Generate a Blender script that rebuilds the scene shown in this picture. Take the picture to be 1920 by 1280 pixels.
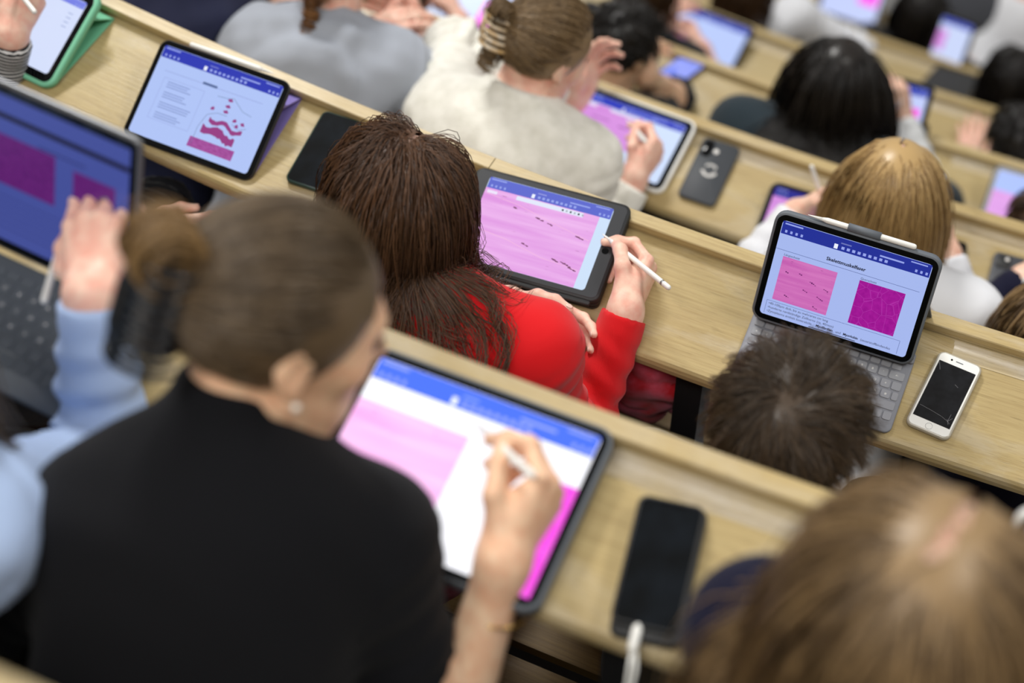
import bpy, math, random
import numpy as np
from mathutils import Matrix, Vector
for o in list(bpy.data.objects): bpy.data.objects.remove(o)
S = bpy.context.scene
COL = S.collection
rng = np.random.default_rng(7)

# ------------------------------------------------------------------ camera
CAM = np.array([0.0, -1.669, 2.3547]); FPX = 3541.63
YAW, PIT, ROL = [math.radians(a) for a in (-22.0833, 53.2636, 0.3427)]
def V3(*a): return np.array(a, float)
cF = V3(math.sin(YAW)*math.cos(PIT), math.cos(YAW)*math.cos(PIT), -math.sin(PIT))
_r = V3(math.cos(YAW), -math.sin(YAW), 0); _u = np.cross(_r, cF)
cR = _r*math.cos(ROL)+_u*math.sin(ROL); cU = -_r*math.sin(ROL)+_u*math.cos(ROL)
cd = bpy.data.cameras.new('camera'); cam = bpy.data.objects.new('camera', cd); COL.objects.link(cam)
cam.matrix_world = Matrix([[cR[i], cU[i], -cF[i], CAM[i]] for i in range(3)]+[[0,0,0,1]])
cd.sensor_width = 36; cd.lens = FPX/1920*36; cd.clip_start = .05
cd.dof.use_dof = True; cd.dof.focus_distance = 2.80; cd.dof.aperture_fstop = 2.0
S.camera = cam

# ------------------------------------------------------------------ light
S.view_settings.view_transform = 'Standard'; S.view_settings.look = 'None'
S.view_settings.gamma = 1; S.view_settings.exposure = 0.0; S.view_settings.use_curve_mapping = False
W = bpy.data.worlds.new('hall_air'); S.world = W; W.use_nodes = True
W.node_tree.nodes['Background'].inputs[0].default_value = (1.0, .97, .92, 1)
W.node_tree.nodes['Background'].inputs[1].default_value = 0.25
def area_lamp(name, loc, tgt, sx, sy, power, col=(1, .98, .94)):
    l = bpy.data.lights.new(name, 'AREA'); l.shape = 'RECTANGLE'; l.size = sx; l.size_y = sy
    l.energy = power; l.color = col
    o = bpy.data.objects.new(name, l); COL.objects.link(o); o.location = loc
    o.rotation_euler = (Vector(tgt)-Vector(loc)).to_track_quat('-Z', 'Y').to_euler()
    return o
# long ceiling luminaires of the hall, hung above the rows
area_lamp('ceiling_luminaire', (-4.2, 4.6, 5.4), (-.7, .3, 0), 2.2, .8, 480)
area_lamp('ceiling_luminaire', (2.6, 1.0, 4.4), (-.2, .3, 0), 2.6, .8, 95)
area_lamp('ceiling_luminaire', (-1.0, -2.6, 4.8), (-.6, -.2, 0), 3.2, .9, 135)

# ------------------------------------------------------------------ rows of the hall (concentric arcs)
YC = 10.1113; AL = .1399; TA = math.tan(AL)
DW, CAPW, LH = .232, .026, .048          # desk depth, ledge cap width, ledge height
ZR = {-1: 1.2442, 0: .6221, 1: 0, 2: -.5988, 3: -1.2216, 4: -1.82, 5: -2.42, 6: -3.02}
RN = {-1: 11.645, 0: 10.8998, 1: 10.1113, 2: 9.3296, 3: 8.5597, 4: 7.79, 5: 7.02, 6: 6.25}
def ray(a, b): return cF+((a-960)/FPX)*cR-((b-640)/FPX)*cU
def at(a, b, k, h):
    "point of the pixel's ray at height h above the desk edge of row k"
    d = ray(a, b); return CAM+d*((ZR[k]+h-CAM[2])/d[2])
def seat(k, x, t, h):
    "x along the row, t forward of the desk's near edge, h above it"
    a = x/RN[k]; rr = RN[k]-t
    return V3(rr*math.sin(a), YC-rr*math.cos(a), ZR[k]+h)
def nrm(v): v = np.asarray(v, float); return v/np.linalg.norm(v)

# ------------------------------------------------------------------ object helpers
def tag(o, label=None, cat=None, group=None, kind=None):
    if label: o['label'] = label
    if cat: o['category'] = cat
    if group: o['group'] = group
    if kind: o['kind'] = kind
    return o
def empty(name, loc, label, cat, group=None):
    o = bpy.data.objects.new(name, None); COL.objects.link(o); o.location = loc
    o.empty_display_size = .05; return tag(o, label, cat, group)
def link(name, me, parent=None, mat=None):
    o = bpy.data.objects.new(name, me); COL.objects.link(o)
    if mat is not None:
        if not isinstance(mat, (list, tuple)): mat = [mat]
        if len(me.materials) == 0:
            for m in mat: me.materials.append(m)
    if parent is not None:
        o.parent = parent; o.matrix_parent_inverse = PWm(parent).inverted()
    return o
def PWm(o):
    m = o.matrix_basis
    return m.copy() if o.parent is None else PWm(o.parent) @ o.matrix_parent_inverse @ m
def npmesh(name, v, f, smooth=True, mats=None):
    "fast mesh from arrays; f = list of (faces array (n,k)) blocks"
    me = bpy.data.meshes.new(name); v = np.asarray(v, np.float32)
    if not isinstance(f, list): f = [f]
    f = [np.asarray(x, np.int32) for x in f if len(x)]
    nl = sum(x.size for x in f); nf = sum(len(x) for x in f)
    me.vertices.add(len(v)); me.vertices.foreach_set('co', v.ravel())
    me.loops.add(nl); me.loops.foreach_set('vertex_index', np.concatenate([x.ravel() for x in f]))
    tot = np.concatenate([np.full(len(x), x.shape[1], np.int32) for x in f])
    st = np.concatenate([[0], np.cumsum(tot)[:-1]]).astype(np.int32)
    me.polygons.add(nf); me.polygons.foreach_set('loop_start', st)
    try: me.polygons.foreach_set('loop_total', tot)
    except Exception: pass
    if mats is not None: me.polygons.foreach_set('material_index', np.asarray(mats, np.int32))
    me.update(calc_edges=True); me.validate()
    me.polygons.foreach_set('use_smooth', np.full(nf, smooth)); me.update()
    return me
class MB:
    "collects polygons for one mesh"
    def __init__(s): s.v = []; s.f = []; s.m = []
    def add(s, v, f, m=0):
        b = len(s.v); s.v += [tuple(x) for x in v]; s.f += [tuple(i+b for i in q) for q in f]; s.m += [m]*len(f)
    def box(s, lo, hi, m=0, M=None):
        x0, y0, z0 = lo; x1, y1, z1 = hi
        v = [(x, y, z) for z in (z0, z1) for y in (y0, y1) for x in (x0, x1)]
        if M is not None: v = [tuple(M @ Vector(p)) for p in v]
        s.add(v, [(0, 2, 3, 1), (4, 5, 7, 6), (0, 1, 5, 4), (2, 6, 7, 3), (0, 4, 6, 2), (1, 3, 7, 5)], m)
    def slab(s, w, h, z0, z1, r, b=.001, n=6, m=0, c=(0, 0), mt=None):
        "rounded rectangle plate, softened rims, centred on c"
        rings = [(z0, b), (z0+b, 0), (z1-b, 0), (z1, b)]
        v = []; N = 4*(n+1)
        for z, ins in rings:
            rr = max(r-ins, .0003)
            for q, (sx, sy) in enumerate(((1, 1), (-1, 1), (-1, -1), (1, -1))):
                for i in range(n+1):
                    a = math.pi/2*(q+i/n)
                    v.append((c[0]+sx*(w/2-r)+rr*math.cos(a), c[1]+sy*(h/2-r)+rr*math.sin(a), z))
        f = [(j*N+i, j*N+(i+1) % N, (j+1)*N+(i+1) % N, (j+1)*N+i) for j in range(3) for i in range(N)]
        s.add(v, f, m); b0 = len(s.v)-len(v)
        s.f.append(tuple(b0+3*N+i for i in range(N))); s.m.append(m if mt is None else mt)
        s.f.append(tuple(b0+N-1-i for i in range(N))); s.m.append(m)
    def tube(s, pts, rad, n=8, m=0, cap=True):
        pts = [np.asarray(p, float) for p in pts]; rad = rad if hasattr(rad, '__len__') else [rad]*len(pts)
        v = []; up = None
        for i, p in enumerate(pts):
            d = nrm(pts[min(i+1, len(pts)-1)]-pts[max(i-1, 0)])
            if up is None: up = V3(0, 0, 1) if abs(d[2]) < .9 else V3(1, 0, 0)
            x = nrm(np.cross(up, d)); up = np.cross(d, x)
            v += [p+rad[i]*(math.cos(2*math.pi*j/n)*x+math.sin(2*math.pi*j/n)*up) for j in range(n)]
        f = [(i*n+j, i*n+(j+1) % n, (i+1)*n+(j+1) % n, (i+1)*n+j) for i in range(len(pts)-1) for j in range(n)]
        if cap: f += [tuple(range(n-1, -1, -1)), tuple((len(pts)-1)*n+j for j in range(n))]
        s.add(v, f, m)
    def build(s, name, mat, parent=None, M=None, smooth=False):
        me = bpy.data.meshes.new(name); me.from_pydata([tuple(map(float, p)) for p in s.v], [], s.f)
        me.polygons.foreach_set('material_index', s.m)
        me.polygons.foreach_set('use_smooth', [smooth]*len(s.f)); me.update()
        o = link(name, me, None, mat)
        if M is not None: o.matrix_basis = M
        if parent is not None: o.parent = parent; o.matrix_parent_inverse = PWm(parent).inverted()
        return o

# ------------------------------------------------------------------ materials
def lin(c): return tuple(((x/255+.055)/1.055)**2.4 if x/255 > .04045 else x/255/12.92 for x in c)
def mat(name, rgb, rough=.5, metal=0, spec=.5, bump=None, var=None, coat=0):
    "rgb is 0-255 sRGB; bump=(scale, strength); var=(scale, other rgb)"
    m = bpy.data.materials.new(name); m.use_nodes = True; nt = m.node_tree; b = nt.nodes['Principled BSDF']
    c = (*lin(rgb), 1); b.inputs['Base Color'].default_value = c
    b.inputs['Roughness'].default_value = rough; b.inputs['Metallic'].default_value = metal
    b.inputs['Specular IOR Level'].default_value = spec; b.inputs['Coat Weight'].default_value = coat
    tc = nt.nodes.new('ShaderNodeTexCoord')
    if var:
        n = nt.nodes.new('ShaderNodeTexNoise'); n.inputs['Scale'].default_value = var[0]; n.inputs['Detail'].default_value = 5
        nt.links.new(tc.outputs['Object'], n.inputs['Vector'])
        mx = nt.nodes.new('ShaderNodeMix'); mx.data_type = 'RGBA'; mx.inputs[6].default_value = c; mx.inputs[7].default_value = (*lin(var[1]), 1)
        rp = nt.nodes.new('ShaderNodeMapRange'); rp.inputs[1].default_value = .35; rp.inputs[2].default_value = .68
        nt.links.new(n.outputs[0], rp.inputs[0]); nt.links.new(rp.outputs[0], mx.inputs[0]); nt.links.new(mx.outputs[2], b.inputs['Base Color'])
    if bump:
        n = nt.nodes.new('ShaderNodeTexNoise'); n.inputs['Scale'].default_value = bump[0]; n.inputs['Detail'].default_value = 3
        nt.links.new(tc.outputs['Object'], n.inputs['Vector'])
        bp = nt.nodes.new('ShaderNodeBump'); bp.inputs['Strength'].default_value = bump[1]; bp.inputs['Distance'].default_value = .002
        nt.links.new(n.outputs[0], bp.inputs['Height']); nt.links.new(bp.outputs[0], b.inputs['Normal'])
    return m
def wood_mat(name, c1, c2, c3, rough=.42):
    m = bpy.data.materials.new(name); m.use_nodes = True; nt = m.node_tree; b = nt.nodes['Principled BSDF']; L = nt.links.new
    tc = nt.nodes.new('ShaderNodeTexCoord')
    def noise(sc, scale, det=6, dist=0):
        mp = nt.nodes.new('ShaderNodeMapping'); mp.inputs['Scale'].default_value = sc; L(tc.outputs['UV'], mp.inputs[0])
        n = nt.nodes.new('ShaderNodeTexNoise'); n.inputs['Scale'].default_value = scale; n.inputs['Detail'].default_value = det
        n.inputs['Distortion'].default_value = dist; n.inputs['Roughness'].default_value = .65; L(mp.outputs[0], n.inputs['Vector']); return n
    def rng_(n, a, bb):
        r = nt.nodes.new('ShaderNodeMapRange'); r.inputs[1].default_value = a; r.inputs[2].default_value = bb; L(n.outputs[0], r.inputs[0]); return r
    def mix(f, A, B):
        x = nt.nodes.new('ShaderNodeMix'); x.data_type = 'RGBA'
        if hasattr(A, 'outputs'): L(A.outputs[2], x.inputs[6])
        else: x.inputs[6].default_value = A
        x.inputs[7].default_value = B; L(f.outputs[0], x.inputs[0]); return x
    big = rng_(noise((1.3, 5, 1), 1.6, 3, .6), .38, .66)
    fine = rng_(noise((5, 150, 1), 1.6, 6, .3), .42, .75)
    spots = rng_(noise((4, 9, 1), 2.4, 4, .2), .62, .78)
    pores = rng_(noise((22, 620, 1), 1.0, 2), .58, .72)
    x = mix(big, (*lin(c1), 1), (*lin(c2), 1)); fm = nt.nodes.new('ShaderNodeMath'); fm.operation = 'MULTIPLY'; fm.inputs[1].default_value = .7; L(fine.outputs[0], fm.inputs[0]); x = mix(fm, x, (*lin(c3), 1))
    worn = rng_(noise((2.6, 8, 1), 1.5, 5, .8), .50, .66); wm = nt.nodes.new('ShaderNodeMath'); wm.operation = 'MULTIPLY'; wm.inputs[1].default_value = .6; L(worn.outputs[0], wm.inputs[0])
    x = mix(wm, x, (*lin((c1[0]+2, c1[1]+8, c1[2]+26)), 1))
    sp = nt.nodes.new('ShaderNodeMath'); sp.operation = 'MULTIPLY'; sp.inputs[1].default_value = .45; L(spots.outputs[0], sp.inputs[0])
    x = mix(sp, x, (*lin([q*.72 for q in c3]), 1))
    po = nt.nodes.new('ShaderNodeMath'); po.operation = 'MULTIPLY'; po.inputs[1].default_value = .38; L(pores.outputs[0], po.inputs[0])
    x = mix(po, x, (*lin([q*.55 for q in c3]), 1))
    L(x.outputs[2], b.inputs['Base Color'])
    ro = nt.nodes.new('ShaderNodeMapRange'); ro.inputs[3].default_value = rough-.08; ro.inputs[4].default_value = rough+.14; L(big.outputs[0], ro.inputs[0]); L(ro.outputs[0], b.inputs['Roughness'])
    bp = nt.nodes.new('ShaderNodeBump'); bp.inputs['Strength'].default_value = .18; bp.inputs['Distance'].default_value = .0008
    L(fine.outputs[0], bp.inputs['Height']); L(bp.outputs[0], b.inputs['Normal'])
    b.inputs['Specular IOR Level'].default_value = .4
    return m
_em = {}
def glow(rgb, k=1.0):
    key = (tuple(rgb), k)
    if key in _em: return _em[key]
    m = bpy.data.materials.new('screen_light'); m.use_nodes = True; b = m.node_tree.nodes['Principled BSDF']
    b.inputs['Base Color'].default_value = (.004, .004, .006, 1); b.inputs['Roughness'].default_value = .25; b.inputs['Specular IOR Level'].default_value = .25
    b.inputs['Emission Color'].default_value = (*lin(rgb), 1); b.inputs['Emission Strength'].default_value = k
    _em[key] = m; return m
def tissue(name, c1, c2, dark, mode, k=1.0):
    "histology slide on a screen: fibres lengthwise or cell borders in cross-section, from UV"
    m = bpy.data.materials.new(name); m.use_nodes = True; nt = m.node_tree; b = nt.nodes['Principled BSDF']; L = nt.links.new
    b.inputs['Base Color'].default_value = (.004, .004, .006, 1); b.inputs['Roughness'].default_value = .25; b.inputs['Specular IOR Level'].default_value = .25
    tc = nt.nodes.new('ShaderNodeTexCoord'); mp = nt.nodes.new('ShaderNodeMapping'); L(tc.outputs['UV'], mp.inputs[0])
    n = nt.nodes.new('ShaderNodeTexNoise'); n.inputs['Detail'].default_value = 3
    x = nt.nodes.new('ShaderNodeMix'); x.data_type = 'RGBA'; x.inputs[6].default_value = (*lin(c1), 1); x.inputs[7].default_value = (*lin(c2), 1)
    x2 = nt.nodes.new('ShaderNodeMix'); x2.data_type = 'RGBA'; x2.inputs[7].default_value = (*lin(dark), 1)
    r = nt.nodes.new('ShaderNodeMapRange'); r.inputs[1].default_value = .3; r.inputs[2].default_value = .7; L(n.outputs[0], r.inputs[0]); L(r.outputs[0], x.inputs[0])
    if mode == 'long':
        mp.inputs['Scale'].default_value = (.7, 7, 1); mp.inputs['Rotation'].default_value = (0, 0, .04); n.inputs['Scale'].default_value = 1.4; L(mp.outputs[0], n.inputs['Vector'])
        n2 = nt.nodes.new('ShaderNodeTexNoise'); n2.inputs['Scale'].default_value = 1; n2.inputs['Detail'].default_value = 0
        mp2 = nt.nodes.new('ShaderNodeMapping'); mp2.inputs['Scale'].default_value = (9, 70, 1); L(tc.outputs['UV'], mp2.inputs[0]); L(mp2.outputs[0], n2.inputs['Vector'])
        r2 = nt.nodes.new('ShaderNodeMapRange'); r2.inputs[1].default_value = .80; r2.inputs[2].default_value = .86; L(n2.outputs[0], r2.inputs[0]); L(r2.outputs[0], x2.inputs[0])
    else:
        n.inputs['Scale'].default_value = 9; L(mp.outputs[0], n.inputs['Vector'])
        vo = nt.nodes.new('ShaderNodeTexVoronoi'); vo.feature = 'DISTANCE_TO_EDGE'; vo.inputs['Scale'].default_value = 4.2; L(mp.outputs[0], vo.inputs['Vector'])
        r2 = nt.nodes.new('ShaderNodeMapRange'); r2.inputs[1].default_value = .03; r2.inputs[2].default_value = 0; r2.inputs[4].default_value = .5; L(vo.outputs['Distance'], r2.inputs[0]); L(r2.outputs[0], x2.inputs[0])
    L(x.outputs[2], x2.inputs[6]); L(x2.outputs[2], b.inputs['Emission Color']); b.inputs['Emission Strength'].default_value = k
    return m
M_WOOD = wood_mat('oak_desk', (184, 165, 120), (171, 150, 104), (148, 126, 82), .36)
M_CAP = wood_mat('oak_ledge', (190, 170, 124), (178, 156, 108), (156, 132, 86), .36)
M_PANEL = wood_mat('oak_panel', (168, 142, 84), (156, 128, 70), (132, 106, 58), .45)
M_GROOVE = wood_mat('worn_highlit_groove', (204, 190, 160), (192, 176, 142), (172, 152, 116), .26)  # paler than the desk: wear plus the groove's highlight painted into the colour
M_BENCH = wood_mat('old_bench_oak', (128, 104, 62), (116, 92, 52), (92, 72, 40), .5)
M_DARK = mat('painted_black_steel', (24, 24, 26), .5)
M_FLOOR = mat('dark_linoleum', (34, 30, 28), .7, var=(3, (26, 23, 22)))
M_STEEL = mat('bracket_steel', (150, 152, 155), .35, metal=.8)

# ------------------------------------------------------------------ desks, benches, floor
def sweep(name, k, prof, x0, x1, n, mat_, parent, smooth=False, closed=True):
    "profile [(t,h)] swept along the arc of row k; profile may be a function of x"
    xs = np.linspace(x0, x1, n+1); rows = []
    P0 = prof(xs[0]) if callable(prof) else prof; m = len(P0)
    for x in xs:
        pr = prof(x) if callable(prof) else prof
        rows.append([seat(k, x, t, h) for t, h in pr])
    v = np.array(rows).reshape(-1, 3); f = []
    for i in range(n):
        for j in range(m if closed else m-1):
            j2 = (j+1) % m; f.append((i*m+j, i*m+j2, (i+1)*m+j2, (i+1)*m+j))
    me = npmesh(name, v, [np.array(f), np.array([list(range(m-1, -1, -1)), [n*m+j for j in range(m)]])] if closed else np.array(f), smooth)
    uv = me.uv_layers.new(name='UVMap'); pl = [0]
    for a, b in zip(P0, P0[1:]+P0[:1]): pl.append(pl[-1]+math.hypot(a[0]-b[0], a[1]-b[1]))
    li = np.empty(len(me.loops), np.int32); me.loops.foreach_get('vertex_index', li)
    U = np.stack([xs[li//m]+k*3.7, np.array(pl)[li % m]+k*1.3], 1).astype(np.float32)
    uv.data.foreach_set('uv', U.ravel())
    return link(name, me, parent, mat_)
XL, XR = -4.2, 2.4
LAB = {-1: 'curved oak desk row nearest the camera, only its ledge corner showing bottom left',
       0: 'curved oak desk row holding the big tablet and the phone with white cable',
       1: 'curved oak desk row holding the grey keyboard tablet and the white phone',
       2: 'curved oak desk row holding the black phone with a white print',
       3: 'curved oak desk row in front of the woman with long dark hair',
       4: 'curved oak desk row under the tablet crossed by a bare forearm',
       5: 'curved oak desk row under the white paper and the green pen',
       6: 'farthest curved oak desk row, at the top right corner'}
BLAB = {-1: 'slatted oak bench under the camera, out of view behind the first ledge', 0: 'slatted oak bench under the woman in the black turtleneck', 1: 'slatted oak bench under the woman in the red sweater',
        2: 'slatted oak bench under the woman in the cream sweater', 3: 'slatted oak bench under the woman with long dark hair', 4: 'slatted oak bench under the student whose bare forearm crosses a tablet', 5: 'slatted oak bench under the student writing with the green pen'}
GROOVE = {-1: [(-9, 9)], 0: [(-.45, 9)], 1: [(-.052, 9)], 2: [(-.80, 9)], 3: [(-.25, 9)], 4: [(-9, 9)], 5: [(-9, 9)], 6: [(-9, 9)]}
JOINT = {1: [-.835, .9], 0: [-1.35, .75], 2: [-1.9, .35], 3: [-1.4, .6], 4: [-2, .2], 5: [-1.6, .5], 6: [-1], -1: [-.5]}
POSTS = {0: [-.243, -1.6, 1.2], 1: [-.392, -1.75, 1.1], 2: [-.42, -1.9, 1.0], 3: [-.5, -2, .9], 4: [-.6, .8], 5: [-.6, .7], -1: [-1.6], 6: [-.6]}
for k in range(-1, 7):
    root = empty('desk_row', seat(k, 0, .12, -.74), LAB[k], 'desk')
    gi = GROOVE[k]
    def top(x, gi=gi):
        dpt = 0
        for a, b in gi: dpt = max(dpt, .011*min(1, max(0, (x-a)/.02), )*min(1, max(0, (b-x)/.02)))
        e = DW-CAPW
        pts = [(.006, -.028), (.001, -.022), (0, -.012), (.0015, -.005), (.005, -.001), (.010, .0)]
        pts += [(t, 0) for t in (e-.036,)] + [(e-.034, -.15*dpt), (e-.030, -.55*dpt), (e-.024, -.9*dpt), (e-.018, -dpt), (e-.012, -.9*dpt), (e-.006, -.55*dpt), (e-.002, -.15*dpt), (e, -.1*dpt), (e, -.028)]
        return [(t, h+t*TA) for t, h in pts]
    sweep('desk_top', k, top, XL, XR, 120, M_WOOD, root)
    e = DW-CAPW
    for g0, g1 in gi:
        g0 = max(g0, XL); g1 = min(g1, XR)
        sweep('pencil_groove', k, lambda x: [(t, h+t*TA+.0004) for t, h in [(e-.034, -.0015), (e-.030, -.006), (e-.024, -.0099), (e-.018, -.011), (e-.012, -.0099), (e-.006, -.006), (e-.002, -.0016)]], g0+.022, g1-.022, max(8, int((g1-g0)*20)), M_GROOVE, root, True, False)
    js = [XL]+[j for j in JOINT[k]]+[XR]
    for a, b in zip(js[:-1], js[1:]):
        g = .0008
        sweep('ledge_riser', k, [(e+.001, e*TA-.028), (e+.001, LH-.004), (e+.016, LH-.004), (e+.016, e*TA-.028)], a+g, b-g, max(6, int((b-a)*16)), M_CAP, root)
        sweep('ledge_cap', k, [(e-.001, LH-.012), (e-.001, LH-.0015), (e+.0005, LH), (DW-.002, LH), (DW, LH-.002), (DW, LH-.012)], a+g, b-g, max(6, int((b-a)*16)), M_CAP, root)
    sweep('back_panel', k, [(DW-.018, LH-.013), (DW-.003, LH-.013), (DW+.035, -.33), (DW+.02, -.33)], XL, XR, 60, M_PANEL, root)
    for px in POSTS[k]:
        mb = MB(); c = seat(k, px, .06, 0); a = px/RN[k]
        R = Matrix.Translation(Vector(c)) @ Matrix.Rotation(a, 4, 'Z')
        mb.box((-.022, -.03, -.74), (.022, .03, -.024)); mb.box((-.02, -.03, -.05), (.02, .12, -.02)); mb.box((-.035, -.05, -.74), (.035, .12, -.725))
        mb.build('post', M_DARK, root, R)
        mb = MB(); mb.box((.024, -.16, -.42), (.032, .02, -.40)); mb.tube([(.03, -.15, -.43), (.03, -.15, -.35)], .008, 8); mb.box((.03, -.17, -.41), (.055, -.05, -.385))
        mb.build('hinge_bracket', M_STEEL, root, R)
    if -1 < k < 6:
        b = empty('bench', seat(k, 0, -.3, -.74), BLAB[k], 'bench')
        for j in range(4):
            t0 = -.16-.085*j
            sweep('slat', k, [(t0-.06, -.312), (t0-.06, -.29), (t0, -.29), (t0, -.312)], XL, XR, 50, M_BENCH, b)
        for x in np.arange(-3.6, 2.2, 1.2):
            mb = MB(); R = Matrix.Translation(Vector(seat(k, x, -.30, 0))) @ Matrix.Rotation(x/RN[k], 4, 'Z')
            mb.box((-.018, -.2, -.335), (.018, .15, -.312)); mb.box((-.018, -.03, -.74), (.018, .03, -.33)); mb.build('support', M_DARK, b, R)
def floor_mesh():
    xs = np.linspace(XL-.3, XR+.3, 60); rows = []
    for x in xs:
        r = []
        for k in range(-1, 8):
            kk = min(k, 6); z = ZR[kk]-.74-(.6 if k == 7 else 0)
            rad0 = RN[k-1]-.18 if k > -1 else RN[-1]+1.6; rad1 = RN[k]-.18 if k < 7 else RN[6]-1.4
            for rad in (rad0, rad1):
                a = x/10.1; r.append(V3(rad*math.sin(a), YC-rad*math.cos(a), z))
        rows.append(r)
    m = len(rows[0]); v = np.array(rows).reshape(-1, 3)
    f = np.array([(i*m+j, (i+1)*m+j, (i+1)*m+j+1, i*m+j+1) for i in range(59) for j in range(m-1)])
    return npmesh('floor', v, f, False)
tag(link('floor', floor_mesh(), None, M_FLOOR), 'dark stepped floor of the lecture hall under the desk rows', kind='structure')
# ------------------------------------------------------------------ devices
def desk_z(x, y, k): return ZR[k]+(RN[k]-math.hypot(x, y-YC))*TA
def frame(k, x, y, th, tau, h0):
    "bottom-centre of a plate standing on desk k, tau = its rise from the desk plane"
    X = V3(math.cos(th), math.sin(th), 0); Yf = V3(-math.sin(th), math.cos(th), 0); a = tau+AL
    U = Yf*math.cos(a)+V3(0, 0, math.sin(a)); N = np.cross(X, U); B = V3(x, y, desk_z(x, y, k)+h0)
    return Matrix([[X[i], U[i], N[i], B[i]] for i in range(3)]+[[0, 0, 0, 1]])
def font_mesh(txt, size, bold=0, align='LEFT'):
    c = bpy.data.curves.new('print', 'FONT'); c.body = txt; c.size = size; c.offset = bold; c.align_x = align; c.resolution_u = 2
    o = bpy.data.objects.new('print', c); COL.objects.link(o)
    dg = bpy.context.evaluated_depsgraph_get(); me = bpy.data.meshes.new_from_object(o.evaluated_get(dg))
    bpy.data.objects.remove(o); return me
def text(txt, size, M, parent, m, bold=0, align='LEFT', name='lettering'):
    o = link(name, font_mesh(txt, size, bold, align), None, m); o.matrix_basis = M
    o.parent = parent; o.matrix_parent_inverse = PWm(parent).inverted(); return o
def quads(name, rects, mats, parent, M):
    "flat print: rects (x0,y0,x1,y1,z,mi) in local metres, with UVs 0..1 per rect"
    mb = MB()
    for x0, y0, x1, y1, z, mi in rects: mb.add([(x0, y0, z), (x1, y0, z), (x1, y1, z), (x0, y1, z)], [(0, 1, 2, 3)], mi)
    o = mb.build(name, mats, parent, M); uv = o.data.uv_layers.new(name='UVMap')
    a = abs((rects[0][2]-rects[0][0])/(rects[0][3]-rects[0][1]))
    for i, r in enumerate(rects):
        for j, c in enumerate(((0, 0), (1, 0), (1, 1), (0, 1))): uv.data[4*i+j].uv = c
    return o
M_GLASS = mat('black_glass', (4, 5, 7), .08, spec=.35)
M_SMUDGE = mat('smudged_black_glass', (5, 7, 9), .12, spec=.4, var=(26, (15, 20, 26)))
M_ALU = mat('grey_aluminium', (120, 122, 126), .35, metal=.7)
M_CASE_BLK = mat('black_case', (30, 31, 33), .55, bump=(900, .2))
M_CASE_GRY = mat('grey_case', (96, 102, 110), .6)
M_WHITE = mat('white_plastic', (236, 236, 232), .3)
M_KEY = mat('grey_key', (146, 148, 154), .55); M_KBASE = mat('grey_keyboard_deck', (128, 130, 138), .6)
M_DKEY = mat('dark_grey_key', (80, 86, 92), .5); M_DDECK = mat('slate_keyboard_deck', (88, 94, 100), .5)
M_PRINT = mat('white_print', (228, 226, 222), .5)
BLUE, BLUE2 = (44, 60, 176), (70, 96, 214)
def ui_bar(w, h, x0, top, fr, seed, zz, full):
    "status line, tabs and toolbar icons of the note app, as small marks"
    rs = random.Random(seed); out = []
    H = h*fr
    out += [(x0+w*.02, top-H*.25, x0+w*.14, top-H*.14, zz, 1), (x0+w*.86, top-H*.24, x0+w*.97, top-H*.15, zz, 1)]
    out += [(x0+w*(.03+.035*i), top-H*.86, x0+w*(.045+.035*i), top-H*.66, zz, 1) for i in range(4)]
    out += [(x0+w*.36, top-H*.92, x0+w*.385, top-H*.56, zz, 2)]
    out += [(x0+w*(.41+.036*i), top-H*.85, x0+w*(.43+.036*i), top-H*.64, zz, 1) for i in range(9)]
    out += [(x0+w*(.90+.034*i), top-H*.86, x0+w*(.915+.034*i), top-H*.66, zz, 1) for i in range(3)]
    out += [(x0+w*.40, top-H*.45, x0+w*.47, top-H*.36, zz, 3), (x0+w*.66, top-H*.52, x0+w*.82, top-H*.4, zz, 1)]
    return out
def tablet(name, label, M, bw, bh, sw, sh, case, rim, content, page, kk=1.0, bar=(BLUE, .13), thick=.0065, case_t=.010, bez=None, seed=0, group=None, r=.015):
    root = empty(name, M.translation, label, 'tablet', group)
    oy = (bh-sh)/2
    C = M @ Matrix.Translation((0, sh/2, 0))
    mb = MB(); mb.slab(bw+2*rim, bh+2*rim, -.0015-case_t, .0002, r+rim, .0018); mb.build('case', case, root, C, True)
    mb = MB(); mb.slab(bw, bh, -.0015, .0008, r, .0006); mb.build('bezel', bez or M_GLASS, root, C)
    mb = MB(); mb.slab(sw, sh, .0008, .0010, min(.006, r), .00005); d = mb.build('display', [glow(page, kk)], root, C)
    if bar:
        bc, fr = bar; y1 = sh/2
        hi = glow((150, 165, 235), kk); wt = glow((235, 240, 255), kk); mid = glow(tuple(int(q+.35*(255-q)) for q in bc), kk)
        rc = [(-sw/2+.001, y1-sh*fr, sw/2-.001, y1-.0006, .00115, 0)]+ui_bar(sw, sh, -sw/2, y1, fr, seed, .0013, True)
        quads('toolbar', rc, [glow(bc, kk), hi, wt, mid], d, C)
    if content: content(d, C, sw, sh, kk)
    return root, C
def pic(d, C, sw, sh, x0, y0, x1, y1, m, z=.0012, name='slide_image'):
    "picture on the screen, fractions from the top left"
    return quads(name, [(-sw/2+x0*sw, sh/2-y1*sh, -sw/2+x1*sw, sh/2-y0*sh, z, 0)], [m], d, C)
def lines(d, C, sw, sh, rects, col, kk, name='text_lines'):
    return quads(name, [(-sw/2+a*sw, sh/2-b2*sh, -sw/2+c*sw, sh/2-b1*sh, .0014, 0) for a, b1, c, b2 in rects], [glow(col, kk)], d, C)
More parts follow.
